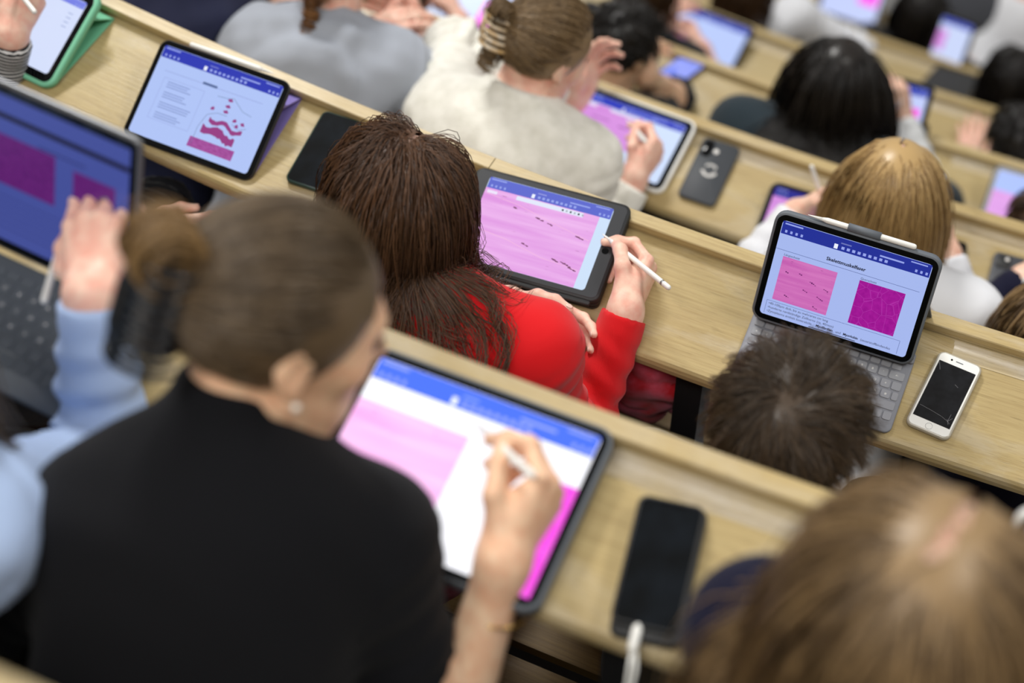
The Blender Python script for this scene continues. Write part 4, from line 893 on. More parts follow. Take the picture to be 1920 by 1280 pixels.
# ------------------------------------------------------------------ people
def ray_len(u, v, P0, L, near=True):
    "point on the pixel ray at distance L from P0"
    d = nrm(ray(u, v)); m = CAM-P0; b = d@m; c = m@m-L*L; q = b*b-c; q = math.sqrt(max(q, 0)); return CAM+d*((-b-q) if near else (-b+q))
def ik(sh, wr, l1, l2, hint):
    "elbow on the circle allowed by both bone lengths, nearest to the hint"
    d = wr-sh; D = np.linalg.norm(d); d = d/D; k = max(1., D/(l1+l2)*1.002); l1 *= k; l2 *= k
    a = (l1*l1-l2*l2+D*D)/(2*D); h = math.sqrt(max(l1*l1-a*a, 0)); c = sh+d*a; q = hint-c; q = q-(q@d)*d
    return c+nrm(q)*h
def limb(a, b, mid=None): return np.linalg.norm(np.asarray(a)-np.asarray(b))
def person(label, k, x, J, top, hair=None, skin=SK_FAIR, ease=.010, vox=.006, collar='crew', sleeves=None, trousers=M_TROUS, top_name='sweater', folds=.006, hands=None, s=1.0, hs=.95, seed=1, male=False, along_freq=None, arms='LR', legs=True, fine=.0032, vest=None, bvox=None):
    tx = nrm(seat(k, x+.01, 0, 0)-seat(k, x-.01, 0, 0)); fw = V3(-tx[1], tx[0], 0)
    G = dict(hip=seat(k, x, -.37, -.16), neck=seat(k, x, -.16, .20))
    G.update({q: v for q, v in J.items() if q in ('hip', 'neck')})
    A = nrm(G['neck']-G['hip']); G.update(shR=G['neck']-A*.05+tx*.165*s+fw*.03, shL=G['neck']-A*.05-tx*.165*s+fw*.03,
             elR=seat(k, x+.23, -.08, -.03), elL=seat(k, x-.23, -.08, -.03), wrR=seat(k, x+.10, .08, .055), wrL=seat(k, x-.10, .08, .055),
             head=G['neck']+V3(0, 0, .13)+fw*.07, hf=fw*.8+V3(0, 0, -.6), hu=V3(0, 0, 1))
    G.update(J)
    for q in 'LR':
        if 'fix'+q not in J: G['el'+q] = ik(G['sh'+q], G['wr'+q], .285*s, .245*s, G['el'+q])
    hip, neck, head = G['hip'], G['neck'], G['head']; R = basis(G['hf'], G['hu']); A = nrm(neck-hip); Ln = limb(neck, hip)
    rr = nrm(G['shR']-G['shL']); rr = nrm(rr-(rr@A)*A); fB = np.cross(A, rr); T = np.stack([rr, fB, A], 1)
    root = empty('person', tuple(seat(k, x, -.3, -.74)), label, 'person')
    def torso(e):
        P = [('el', hip+A*.03, T, (.165*s+e, .125*s+e, .13*s+e), .06), ('el', hip+A*.38*Ln+fB*.005, T, (.132*s+e, .10*s+e, .14*s+e), .06), ('el', hip+A*.66*Ln, T, (.150*s+e, .112*s+e, .165*s+e), .06),
             ('el', hip+A*.84*Ln-fB*.01, T, (.140*s+e, .088*s+e, .10*s+e), .06), rc(G['shL'], G['shR'], .052*s+e, .052*s+e, .05), rc(neck-A*.02, G['shL'], .050*s+e, .050*s+e, .05), rc(neck-A*.02, G['shR'], .050*s+e, .050*s+e, .05)]
        return P
    hb = head+R@(V3(0, -.022, -.062)*hs)
    # body: one continuous skin
    P = torso(0)+[rc(hb, neck-A*.02, .049*hs, .054*hs, .03)]+head_prims(head, R, hs, male)
    for q in arms: P += [rc(G['sh'+q], G['el'+q], .048*s, .038*s, .03), rc(G['el'+q], G['wr'+q], .038*s, .025*s, .02)]
    parts = [(*volume(P, bvox or vox*1.45), 0)]
    for sx in (-1, 1):
        ve, fe = ellmesh(head+R@(V3(sx*.031, .083, .002)*hs), R, (.0115*hs,)*3); parts.append((ve, fe, 2))
    info = {}
    for q in arms:
        hd = (hands or {}).get(q, (nrm(G['wr'+q]-G['el'+q])+V3(0, 0, -.1), V3(0, 0, 1)*.3+(-tx if q == 'R' else tx), 'relax'))
        fd, rd, ps = hd[:3]; sc = hd[3] if len(hd) > 3 else .95
        af = G['el'+q]+(G['wr'+q]-G['el'+q])*.45
        hp, nails, W_, ch, th = hand_prims(G['wr'+q], fd, rd, q, ps, sc, af, .033*s)
        parts.append((*volume(hp, fine if q in (hands or {}) else max(fine, .0055)), 0)); info[q] = (W_, ch, th)
        for c, Rn, rn in nails: vn, fn = ellmesh(c, Rn, (rn*.72, rn*.95, rn*.22), 8, 4); parts.append((vn, fn, 1))
    v, f, mi = join(parts)
    link('body', npmesh('body', v, f, True, mi), root, [skin, M_NAIL, M_EYE])
    # upper garment
    P = torso(ease); sl = sleeves or {}
    if collar == 'turtle': P += [rc(neck-A*.03, neck+(hb-neck)*.98, .066, .058, .03), ('cut', neck+(hb-neck)*1.0, nrm(hb-neck), .08)]
    elif collar == 'hood':
        P += [rc(neck+A*.010-fB*.066-rr*.05, neck+A*.010-fB*.066+rr*.05, .036, .036, .02), rc(neck-rr*.055-fB*.02, neck-A*.02-rr*.06+fB*.05, .028, .026, .025), rc(neck+rr*.055-fB*.02, neck-A*.02+rr*.06+fB*.05, .028, .026, .025), ('el', neck-A*.070-fB*.118, T, (.105, .030, .080), .02)]
    elif collar == 'mock': P += [rc(neck-A*.03, neck+(hb-neck)*.62, .066, .060, .03), ('cut', neck+(hb-neck)*.72, nrm(hb-neck), .075)]
    else: P += [rc(neck-A*.03, neck+(hb-neck)*.30, .064, .058, .03), ('cut', neck+(hb-neck)*.42, nrm(hb-neck), .072)]
    segs = []
    for q in arms:
        fr = sl.get(q, .97); en = G['el'+q]+(G['wr'+q]-G['el'+q])*fr; dr = nrm(en-G['el'+q]); we = (.031*s+ease*.45)*(1 if fr > .8 else 1.25)
        P += [rc(G['sh'+q], G['el'+q], .052*s+ease, .041*s+ease, .04), rc(G['el'+q], en, .040*s+ease, we, .025), rc(en-dr*.028, en-dr*.006, we*1.03, we*1.03, .006), ('cut', en, dr, .075)]
        segs += [(G['sh'+q], G['el'+q], 0), (G['el'+q], en, 1)]
    v, f = volume(P, vox); n = normals(v, f); dsp = wob(v, 38, seed)*folds*.45+wob(v*V3(1, 1, 1), 85, seed+1)*folds*.18
    al = (v-hip)@A if along_freq is None else np.zeros(len(v))
    for a, b, lo in segs:
        ab = b-a; L_ = np.linalg.norm(ab); t = ((v-a)@ab)/L_**2; ax = a+np.clip(t, 0, 1)[:, None]*ab; dd = np.linalg.norm(v-ax, axis=1); m = (t > -.05) & (t < 1.05) & (dd < .075*s+ease)
        xx = nrm(np.cross(ab, V3(.2, .3, 1))); yy = np.cross(nrm(ab), xx); ph = np.arctan2((v-ax)@yy, (v-ax)@xx)
        w = np.sin(t*L_*2*math.pi/.042+1.3*np.sin(ph+seed)+.8*np.sin(2*ph+seed*2)); msk = np.exp(-((t-(.95 if not lo else .12))/.33)**2)+.25
        if lo: msk = msk*np.clip((1-t)*L_/.03-.6, 0, 1)
        dsp = np.where(m, dsp*.4+folds*1.15*msk*(np.abs(w)**1.5*np.sign(w)*.6+.4*w), dsp); al = np.where(m & (dd < .07*s+ease), (ph*.06*lo if along_freq == 'girth' else t*L_), al)
    v = v+n*dsp[:, None]; me = npmesh(top_name, v, f, True); at_ = me.attributes.new('along', 'FLOAT', 'POINT'); at_.data.foreach_set('value', al.astype(np.float32))
    link(top_name, me, root, top)
    if vest:
        P = torso(ease+.012)+[('cut', neck+(hb-neck)*.2, nrm(hb-neck), .075)]
        for q in arms: P += [rc(G['sh'+q], G['el'+q], .055*s+ease+.010, .050*s+ease+.008, .04)]
        v, f = volume(P, vox); n = normals(v, f); v = v+n*(wob(v, 40, seed+4)*folds*.6)[:, None]; link('jacket', npmesh('jacket', v, f), root, vest)
    if legs:
        P = [('el', hip+A*.02, T, (.170*s, .130*s, .12*s), .05)]
        for sx in (-1, 1):
            h0 = hip+tx*sx*.085; kn = seat(k, x+sx*.11, -.02 if sx > 0 else -.05, -.185); an = seat(k, x+sx*.12, -.06, -.66); to = seat(k, x+sx*.13, .10, -.705)
            P += [rc(h0, kn, .082*s, .060*s, .04), rc(kn, an, .056*s, .042*s, .03), rc(an, to, .036, .030, .02)]
        v, f = volume(P, .021); n = normals(v, f); v = v+n*(wob(v, 45, seed+9)*.004)[:, None]; link('trousers', npmesh('trousers', v, f), root, trousers)
    ease = ease+(.024 if vest else .004)
    body = [('rc', neck-A*.02, hb, .058, .054), ('rc', G['shL'], G['shR'], .056*s+ease, .056*s+ease), ('rc', neck-A*.03, G['shL'], .054+ease, .054+ease), ('rc', neck-A*.03, G['shR'], .054+ease, .054+ease), ('el', hip+A*.66*Ln, T, V3(.152*s+ease, .114*s+ease, .17*s+ease)), ('el', hip+A*.84*Ln-fB*.01, T, V3(.142*s+ease, .09*s+ease, .102*s+ease)),
            ('rc', G['shL'], G['elL'], .052*s+ease, .042*s+ease), ('rc', G['shR'], G['elR'], .052*s+ease, .042*s+ease)]
    info.update(root=root, Rh=R, head=head, hs=hs, body=body, G=G, T=T, A=A)
    if hair:
        mat_, fn = hair; blocks = fn(head, R, body, hs); v, f, _ = join([(a, b, 0) for a, b in blocks]); link('hair', npmesh('hair', v, f), root, mat_)
    for q in arms: info['len'+q] = (round(limb(G['sh'+q], G['el'+q]), 3), round(limb(G['el'+q], G['wr'+q]), 3))
    return info
# ------------------------------------------------------------------ hair colours
H_DKBLOND = hair_mat('dark_blond_hair', (112, 94, 72), (74, 60, 45)); H_CHEST = hair_mat('chestnut_hair', (106, 75, 54), (52, 37, 29), .36); H_BOY = hair_mat('brown_short_hair', (84, 67, 50), (42, 33, 25))
H_LTBRN = hair_mat('light_brown_hair', (158, 130, 92), (72, 55, 40)); H_ASHBL = hair_mat('ash_blond_hair', (140, 116, 84), (98, 78, 54)); H_BLOND = hair_mat('golden_blond_hair', (200, 168, 116), (142, 112, 72), .36)
H_BLACK = hair_mat('black_hair', (36, 32, 30), (18, 16, 16), .35); H_BROWN = hair_mat('brown_hair', (88, 62, 40), (46, 32, 22))
tX = V3(1, 0, 0); fY = V3(0, 1, 0); uZ = V3(0, 0, 1)
C_BLACK = cloth('black_turtleneck_knit', (11, 12, 17), .9, sheen=.04); C_RED = ribbed('red_rib_knit', (212, 18, 26), 2600); C_BLUE = cloth('pale_blue_sweatshirt', (172, 194, 232), .9)
C_NAVY = cloth('navy_fabric', (17, 18, 42), sheen=.05); C_OLIVE = cloth('grey_olive_fabric', (90, 90, 80)); C_CREAM = cloth('cream_wool', (240, 238, 230), .95, (260, .7), (40, (224, 222, 212)))
C_GREY = cloth('grey_hoodie_fleece', (164, 170, 182), .95); C_WHITE = cloth('white_cotton', (228, 230, 236)); C_TEAL = cloth('dark_teal_fabric', (38, 50, 58)); C_DK = cloth('dark_fabric', (24, 25, 30))
C_STRIPE = striped('black_white_stripes', (30, 30, 34), (214, 214, 214), 900); C_DGREY = cloth('dark_grey_fabric', (70, 72, 78))

# ---- woman in the black turtleneck
def hair_clip_updo(head, R, body, s):
    b = [hair_cap(head, R, s), tied_hair(head, R, (0, -.118, .025), 2100, .0011, s, 11, 9, .010)]
    Rz = np.stack([R[:, 0], R[:, 1], R[:, 2]], 1); c = head+R@(V3(0, -.118, .010)*s)
    b.append(arcs(c, Rz, .026*s, 220, .0014, 12, .052*s)); return b
gA = (at(945, 1050, 0, .050), at(1015, 935, 0, .075)-at(945, 1050, 0, .050), uZ*.9-cR*.25)
J = dict(head=at(525, 600, 0, .33), hf=.85*cR-.04*cU+.5*cF, hu=.2*cR+.8*cU-.55*cF, neck=at(445, 835, 0, .215), shL=at(205, 985, 0, .15), shR=at(680, 1018, 0, .10), hip=seat(0, -.60, -.38, -.17),
         elR=at(890, 1400, 0, -.16), wrR=gA[0], elL=seat(0, -.86, -.20, -.10), wrL=seat(0, -.72, -.03, -.10))
bw = person('woman in a black turtleneck with a black claw clip, writing on the large tablet', 0, -.60, J, C_BLACK, (H_DKBLOND, hair_clip_updo), SK_TAN, .010, .0075, 'turtle', {'R': .30}, hands={'R': (gA[1], gA[2], 'pen', 1.0), 'L': (tX, uZ, 'relax')}, s=1.02, hs=1.0, folds=.005, seed=3, bvox=.0068)
W_, ch, th = bw['R']
rt = bw['root']
Rh = basis(J['hf'], J['hu'])
def loc_h(p): return J['head']+Rh@V3(*p)
M_CLIP = mat('black_clip_plastic', (26, 32, 40), .22)
v_, f_ = arcs(loc_h((.0, -.132, .070)), np.stack([Rh[:, 1], Rh[:, 2], Rh[:, 0]], 1), .036, 260, .0014, 13, .024); link('hair_bun', npmesh('hair_bun', v_, f_), rt, hair_mat('sunbleached_hair_ends', (168, 136, 92), (116, 90, 58)))
mb = MB(); mb.tube([loc_h((0, -.150, .068)), loc_h((0, -.156, .03)), loc_h((0, -.156, -.01)), loc_h((0, -.148, -.048))], [.006, .009, .009, .006], 10); clip = mb.build('hair_clip', M_CLIP, rt, None, True)
for i in range(9):
    z = .062-.0135*i
    for sx in (-1, 1):
        mb = MB(); mb.tube([loc_h((sx*.034*math.sin(a), -.118-.038*math.cos(a), z)) for a in np.linspace(0, 2.0, 8)], [.0042, .0044, .0044, .0043, .004, .0036, .003, .002], 8); mb.build('tooth', M_CLIP, clip, None, True)
M_GOLD = mat('gold', (212, 170, 96), .25, metal=1)
def ring_around(name, c, ax, r, rr, m, root, n=24, sq=1.0):
    ax = nrm(ax); x = nrm(np.cross(ax, V3(.3, .2, .9))); y = np.cross(ax, x); mb = MB()
    mb.tube([c+r*(math.cos(2*math.pi*i/n)*x+sq*math.sin(2*math.pi*i/n)*y) for i in range(n+1)], rr, 6); return mb.build(name, m, root, None, True)
fd = nrm(J['wrR']-J['elR']); ring_around('bracelet', J['wrR']-fd*.062, fd, .0315, .0013, M_GOLD, rt)
ring_around('ring', (ch[2][0]*.4+ch[2][1]*.6), ch[2][1]-ch[2][0], .0102, .0014, M_GOLD, rt)
mb = MB(); mb.tube([loc_h((.082, .000, -.036)), loc_h((.083, .000, -.043))], [.004, .0042], 8); mb.build('earring', mat('pearl', (236, 226, 214), .2), rt, None, True)
gp = (ch[0][3]+th[3])*.5; endA = at(1000, 893, 0, .150); stylus('stylus', 'white stylus in the hand with the gold bracelet', endA+nrm(gp-endA)*.166, endA)

# ---- student in the pale blue sweatshirt (left edge)
J = dict(wrR=at(172, 548, 0, .125), elR=ray_len(205, 895, at(172, 548, 0, .125), .235, False), fixR=1, shR=at(-75, 985, 0, .20), neck=at(-260, 880, 0, .26), hip=seat(0, -1.12, -.40, -.17), elL=seat(0, -1.52, -.25, .03), wrL=seat(0, -1.40, .05, .06))
J['head'] = J['neck']+V3(-.02, .07, .15)
J['shL'] = J['neck']+(J['neck']-J['shR'])*V3(1, 1, 0)+V3(0, 0, J['shR'][2]-J['neck'][2])
hb_fd = nrm(cU*.90+cF*.38-cR*.06)
blu = person('student in a pale blue sweatshirt, ringed hand over the laptop at the left edge', 0, -1.12, J, C_BLUE, (H_DKBLOND, lambda h, R, b, s: [hair_cap(h, R, s), long_hair(h, R, b, 500, .30, .0022, 0, s, 21, 8)]), SK_PINK, .016, .007, 'crew', {'R': .97}, hands={'R': (hb_fd, -cR*.9+cF*.35, 'relax', .98)}, folds=.009, seed=5, s=1.0)
W_, ch, th = blu['R']
ring_around('ring', ch[2][0]*.45+ch[2][1]*.55, ch[2][1]-ch[2][0], .0100, .0013, M_STEEL, blu['root'])
wd = nrm(J['wrR']-J['elR']); wc = at(236, 612, 0, .10)
mb = MB(); mb.slab(.036, .042, -.005, .006, .010, .003); yv = cU; zv = nrm(cR*.9-cF*.3); xv = np.cross(yv, zv); mb.build('watch', M_GLASS, blu['root'], Matrix([[xv[i], yv[i], zv[i], wc[i]] for i in range(3)]+[[0, 0, 0, 1]]), True)
pe = at(82, 568, 0, .085); ps = ray_len(132, 392, pe, .150, False); stylus('stylus', 'white stylus held by the ringed hand over the dark laptop', ps, pe)

# ---- light brown hair, bottom right
J = dict(head=at(1715, 1165, 0, .40), hf=fY*.95+tX*.20-uZ*.28, hu=uZ, hip=seat(0, .02, -.42, -.17), wrL=seat(0, .0, -.30, -.25), elL=seat(0, -.12, -.55, -.1), wrR=seat(0, .2, .05, .05), shL=at(1440, 1200, 0, .22))
J['neck'] = J['head']+V3(-.01, -.085, -.13)
person('student with long light brown hair parted in the middle, bottom right, navy top', 0, .0, J, C_NAVY, (H_LTBRN, lambda h, R, b, s: [hair_cap(h, R, s, .0, pw=.0055), long_hair(h, R, b, 3000, .46, .0012, .0, s, 31, 11, .016, spread=1.2, back=.05, pw=.0088)]), SK_FAIR, .012, .009, s=.94, hs=1.02, seed=6)

# ---- woman in the red sweater
def red_hair(head, R, body, s):
    return [hair_cap(head, R, s, .012), long_hair(head, R, body, 3900, .345, .00072, .012, s, 41, 15, .022, curl=(.021, 2.4, .42), lock=36, g=V3(-.08, -.12, -1), spread=.9, back=.35, jit=.035),
            long_hair(head, R, body, 520, .33, .0007, .012, s, 43, 16, .028, curl=(.022, 3.2, .45), lock=50, g=V3(.06, -.05, -1), spread=1.0, back=.2, jit=.04)]
tip = at(1129, 438, 1, .062); endp = ray_len(1256, 541, tip, .176, True); gR = pen_grip(tip, endp, .020, cU*.9+cF*.3+cR*2.2, 'R', 1.02)
J = dict(head=at(745, 388, 1, .34), hf=fY*.80-tX*.03-uZ*.62, hu=uZ, neck=at(775, 535, 1, .25), shR=at(998, 655, 1, .17), shL=at(640, 520, 1, .17), hip=seat(1, -.74, -.36, -.17),
         elR=ray_len(1125, 850, at(1150, 582, 1, .045), .245, False), wrR=gR[0], elL=seat(1, -.95, -.14, -.06), wrL=at(952, 572, 1, .012))
red = person('woman with curly chestnut hair in a red ribbed sweater', 1, -.74, J, C_RED, (H_CHEST, red_hair), SK_PINK, .008, .0068, 'crew', {'R': .975, 'L': .95}, cloth('red_pink_skirt', (150, 30, 52), var=(9, (214, 110, 140))), 'sweater',
             hands={'R': (gR[1], gR[2], 'pen', 1.02), 'L': (tX*.95+fY*.1-uZ*.12, uZ*.9+fY*.3, 'relax', .95)}, folds=.006, seed=8, along_freq='girth')
stylus('stylus', 'white stylus with a silver band in the red-sleeved hand', tip, endp, band=(.156, .160, M_STEEL))
mb = MB()

# ---- boy with short hair
J = dict(head=at(1478, 808, 1, .37), hf=fY*.96+tX*.05-uZ*.22, hu=uZ, neck=seat(1, -.17, -.32, .20), hip=seat(1, -.17, -.40, -.17), elR=seat(1, .06, -.3, -.12), elL=seat(1, -.40, -.3, -.12), wrL=seat(1, -.26, -.14, -.12), wrR=seat(1, -.08, -.14, -.12))
J['neck'] = J['head']+V3(0, -.06, -.15)
person('young man with short brown hair whose head hides part of the grey keyboard', 1, -.17, J, C_OLIVE, (H_BOY, lambda h, R, b, s: [hair_cap(h, R, s, None, .002), short_hair(h, R, 4800, .058, .00075, (-.05, -.55, .83), s, 51, 5)]), SK_PINK, .014, .008, s=1.05, hs=1.02, seed=9, male=True)

# ---- woman in the cream sweater
def cream_hair(head, R, body, s):
    b = [hair_cap(head, R, s), tied_hair(head, R, (-.03, -.108, .045), 1700, .0011, s, 61, 9, .012)]
    c = head+R@(V3(-.035, -.125, .055)*s); b.append(arcs(c, np.stack([R[:, 1], R[:, 2], R[:, 0]], 1), .030*s, 130, .0015, 62, .022*s)); c = head+R@(V3(-.02, -.118, -.02)*s); b.append(arcs(c, np.stack([R[:, 0], R[:, 1], R[:, 2]], 1), .024*s, 130, .0015, 63, .04*s)); return b
gC = (at(1190, 335, 2, .055), at(1228, 282, 2, .075)-at(1190, 335, 2, .055), uZ*.9-cR*.25)
J = dict(head=at(1022, 92, 2, .37), hf=fY*.70+tX*.50-uZ*.50, hu=uZ-tX*.05, neck=at(955, 205, 2, .27), shL=at(838, 220, 2, .20), shR=at(1085, 305, 2, .18), hip=seat(2, -.90, -.38, -.17), elR=at(1150, 440, 2, -.05), wrR=gC[0], fixL=1)
J['elL'] = ray_len(858, 92, J['shL'], .285, False); J['wrL'] = ray_len(1072, 190, J['elL'], .25, True)
cr = person('woman in a cream wool sweater with a claw clip in her blond hair', 2, -.92, J, C_CREAM, (H_ASHBL, cream_hair), SK_PINK, .018, .007, 'mock', {'R': .94, 'L': .96}, hands={'R': (gC[1], gC[2], 'pen', .95), 'L': (cU*.9+cR*.45-cF*.1, -cR*.6-cF*.5, 'relax')}, folds=.007, seed=10, s=1.03)
Rh = basis(J['hf'], J['hu']); M_TORT = mat('tortoise_clip', (196, 160, 104), .25, var=(60, (226, 220, 208)))
def loc_c(p): return J['head']+Rh@V3(*p)
mb = MB(); mb.tube([loc_c((-.05, -.138, .05)), loc_c((-.04, -.142, .02)), loc_c((-.03, -.138, -.01))], .006, 8); clip = mb.build('hair_clip', M_TORT, cr['root'], None, True)
for i in range(5):
    z = .044-.013*i
    for sx in (-1, 1):
        mb = MB(); mb.tube([loc_c((-.038+.004*i+sx*.030*math.sin(a), -.108-.034*math.cos(a), z)) for a in np.linspace(0, 1.9, 7)], [.005, .005, .005, .0045, .004, .003, .002], 6); mb.build('tooth', M_TORT, clip, None, True)
W_, ch, th = cr['R']; gp = (ch[0][3]+th[3])*.5; eC = at(1211, 266, 2, .14); stylus('stylus', 'white stylus in the hand of the woman in the cream sweater', eC+nrm(gp-eC)*.150, eC)

# ---- clothes lying about
def heap(name, label, cat, lumps, m, seed, vox=.006, amp=.012):
    P = [('el', np.asarray(c, float), np.eye(3), r, .03) for c, r in lumps]; v, f = volume(P, vox); n = normals(v, f)
    d = np.abs(wob(v, 55, seed))*amp-amp*.6+wob(v, 120, seed+1)*amp*.2; return tag(link(name, npmesh(name, v+n*d[:, None], f), None, m), label, cat)
heap('scarf', 'red and pink scarf bunched under the desk beside the red sleeve', 'scarf', [(at(1185, 668, 1, -.10), (.05, .04, .05)), (at(1215, 690, 1, -.12), (.06, .05, .05)), (at(1245, 705, 1, -.16), (.06, .05, .06)), (at(1200, 700, 1, -.20), (.09, .07, .05)), (at(1215, 700, 1, -.25), (.09, .08, .05))], cloth('red_pink_scarf', (190, 22, 34), var=(16, (226, 120, 150))), 91)
heap('coat', 'dark brown coat bunched on the bench at the bottom left corner', 'coat', [(at(30, 1090, 0, -.20), (.10, .09, .07)), (at(90, 1190, 0, -.20), (.09, .08, .08)), (at(140, 1270, 0, -.20), (.10, .08, .08)), (at(20, 1200, 0, -.22), (.12, .10, .07)), (at(60, 1260, 0, -.24), (.14, .12, .06))], cloth('brown_coat', (34, 26, 26)), 92, .008)
heap('green_cloth', 'small green cloth between the dark coat and the black turtleneck', 'cloth', [(at(112, 1140, 0, -.13), (.018, .016, .03)), (at(104, 1110, 0, -.14), (.014, .014, .02))], cloth('green_cotton', (96, 168, 116)), 93, .004, .004)
# ------------------------------------------------------------------ the other students
FAR = dict(vox=.0125, fine=.0046)
def lh(mat_, n, L, r=.0022, part=0, seed=1, **kw): return (mat_, lambda h, R, b, s: [hair_cap(h, R, s, part if part is not None else None), long_hair(h, R, b, n, L, r, part or 0, s, seed, 8, kw.get('vol', .014), spread=kw.get('spread', .9), back=kw.get('back', .3))])
def shh(mat_, n, seed=1, L=.045): return (mat_, lambda h, R, b, s: [hair_cap(h, R, s, None, .002), short_hair(h, R, int(n*.42), L, .0021, (0, -.55, .83), s, seed, 4)])
# striped sleeve, top left
J = dict(wrR=at(20, 66, 1, .085), fixR=1, shR=seat(1, -1.86, -.20, .17), neck=seat(1, -2.02, -.20, .22), hip=seat(1, -2.02, -.38, -.17), head=seat(1, -2.04, -.12, .36))
J['elR'] = ray_len(-20, 250, J['wrR'], .235, False)
st = person('student in a black and white striped top in the top left corner', 1, -2.02, J, C_STRIPE, lh(H_BROWN, 455, .3, seed=71), SK_PINK, .012, .008, hands={'R': (at(55, -5, 1, .12)-at(20, 66, 1, .085), uZ*.8-cR*.3, 'pen')}, top_name='striped_top', folds=.006, seed=12, fine=.0038)
W_, ch, th = st['R']; gp = (ch[0][3]+th[3])*.5; e_ = at(66, 24, 1, .16); stylus('stylus', 'white stylus in the hand above the mint green tablet', e_+nrm(gp-e_)*.15, e_)
# dark-clothed student hidden behind the laptop screen
J = dict(hip=seat(1, -1.44, -.38, -.17), neck=at(60, 450, 1, .0), head=at(-70, 445, 1, .04), hf=-tX*.5+fY*.4-uZ*.6, shR=at(160, 455, 1, -.06), shL=at(60, 420, 1, -.12), wrR=at(262, 452, 1, -.08), elR=at(200, 380, 1, -.25), wrL=at(120, 480, 1, -.22), elL=at(40, 470, 1, -.35))
person('student in black bent over behind the laptop screen, only fingertips and dark legs showing', 1, -1.40, J, C_DK, lh(H_BLACK, 325, .2, seed=72), SK_PINK, .012, .010, hands={'R': (cR*.95+cU*.1, cU, 'relax')}, seed=13, fine=.0038)
# navy back, top edge
J = dict(neck=at(330, -45, 2, .22), hip=seat(2, -1.72, -.40, -.17), shL=at(245, -60, 2, .18), shR=at(415, 15, 2, .16)); J['head'] = J['neck']+V3(0, .10, .13)
person('student in a dark navy jacket at the top edge left of the grey hoodie', 2, -1.75, J, cloth('navy_jacket', (36, 40, 66)), lh(H_BROWN, 325, .25, seed=73), SK_FAIR, .024, folds=.014, top_name='jacket', seed=14, **FAR)
# grey hoodie
J = dict(neck=at(608, 62, 2, .24), head=at(628, -52, 2, .33), hf=fY*.75-tX*.05-uZ*.6, shL=at(490, 105, 2, .17), shR=at(730, 140, 2, .17), hip=seat(2, -1.34, -.38, -.17), wrR=at(792, 58, 2, .05), elR=at(850, 150, 2, -.02))
def knot(h, R, b, s):
    c = h+R@(V3(0, -.115, -.03)*s); c2 = h+R@(V3(0, -.105, -.085)*s)
    return [hair_cap(h, R, s), tied_hair(h, R, (0, -.11, -.02), 700, .002, s, 74, 8), arcs(c, np.stack([R[:, 1], R[:, 2], R[:, 0]], 1), .030*s, 80, .0025, 75, .02*s), arcs(c2, np.stack([R[:, 0], R[:, 1], R[:, 2]], 1), .020*s, 80, .0025, 76, .04*s)]
person('student in a light grey hoodie with brown hair tied low, at the top edge', 2, -1.34, J, C_GREY, (hair_mat('warm_brown_hair', (150, 104, 58), (92, 60, 32)), knot), SK_PINK, .024, .009, 'hood', {'R': .93}, hands={'R': (at(735, 22, 2, .07)-at(792, 58, 2, .05), cU*.5+uZ*.6+fY*.3, 'relax', 1.0)}, top_name='hoodie', folds=.012, seed=15, fine=.0038, s=1.06)
# blonde with straight hair
eB = at(1521, 310, 2, .165); tB = ray_len(1556, 414, eB, .16, False); gB = (at(1494, 398, 2, .05), at(1535, 380, 2, .07)-at(1494, 398, 2, .05), uZ*.9+cR*.2)
J = dict(head=at(1668, 372, 2, .36), hf=fY*.80-tX*.10-uZ*.60, hu=uZ, hip=seat(2, -.20, -.42, -.17), wrL=gB[0], elL=at(1395, 480, 2, -.04)); J['neck'] = J['head']+V3(.02, -.07, -.135)
J['shL'] = at(1545, 490, 2, .16)
bl = person('student with long straight golden blond hair and a white top, stylus in the left hand', 2, -.20, J, C_WHITE, lh(H_BLOND, 1900, .40, .0013, 0, 77, vol=.008, spread=.7), SK_FAIR, .014, .008, hands={'L': (gB[1], gB[2], 'pen', .93)}, seed=16, fine=.0038)
stylus('stylus', 'white stylus standing up from the hand left of the straight blond hair', tB, eB)
# hair at the right edge, row C
J = dict(head=at(1968, 640, 2, .30), hf=fY*.7-uZ*.7, hu=uZ, hip=seat(2, .16, -.42, -.17)); J['neck'] = J['head']+V3(.02, -.08, -.12)
person('student with light brown hair cut off by the right edge, beside the dark grey phone', 2, .16, J, C_NAVY, lh(H_LTBRN, 520, .35, .002, 0, 78), SK_FAIR, seed=17, **FAR)
e_ = at(1922, 520, 2, .12); stylus('stylus', 'white stylus at the right edge above the light brown hair', e_-nrm(cU*.8+V3(0, -.2, .5))*.14, e_)
# row D
J = dict(head=at(1165, 88, 3, .34), hf=fY*.75+tX*.35-uZ*.55, hu=uZ, hip=seat(3, -1.02, -.40, -.17), elR=at(1262, 182, 3, .03), fixR=1); J['neck'] = J['head']+V3(-.03, -.07, -.135)
J['wrR'] = ray_len(1210, 140, J['elR'], .235, True); J['shR'] = at(1205, 235, 3, .08)
mn = person('black-haired student in a dark T-shirt leaning on a bare forearm', 3, -1.0, J, C_DK, shh(H_BLACK, 2200, 79), SK_TAN, sleeves={'R': .06}, hands={'R': (cU*.9+cR*.15, -cR*.4-cF*.6, 'pen')}, seed=18, male=True, s=1.04, **FAR)
e_ = at(1205, 85, 3, .32); stylus('stylus', 'white stylus held near the face of the black-haired student', ray_len(1222, 118, e_, .14, False), e_)
J = dict(head=at(1566, 156, 3, .36), hf=fY*.76+tX*.12-uZ*.62, hu=uZ, hip=seat(3, -.50, -.42, -.17), wrR=at(1690, 222, 3, .09), elR=at(1745, 320, 3, .0)); J['neck'] = J['head']+V3(-.02, -.075, -.135)
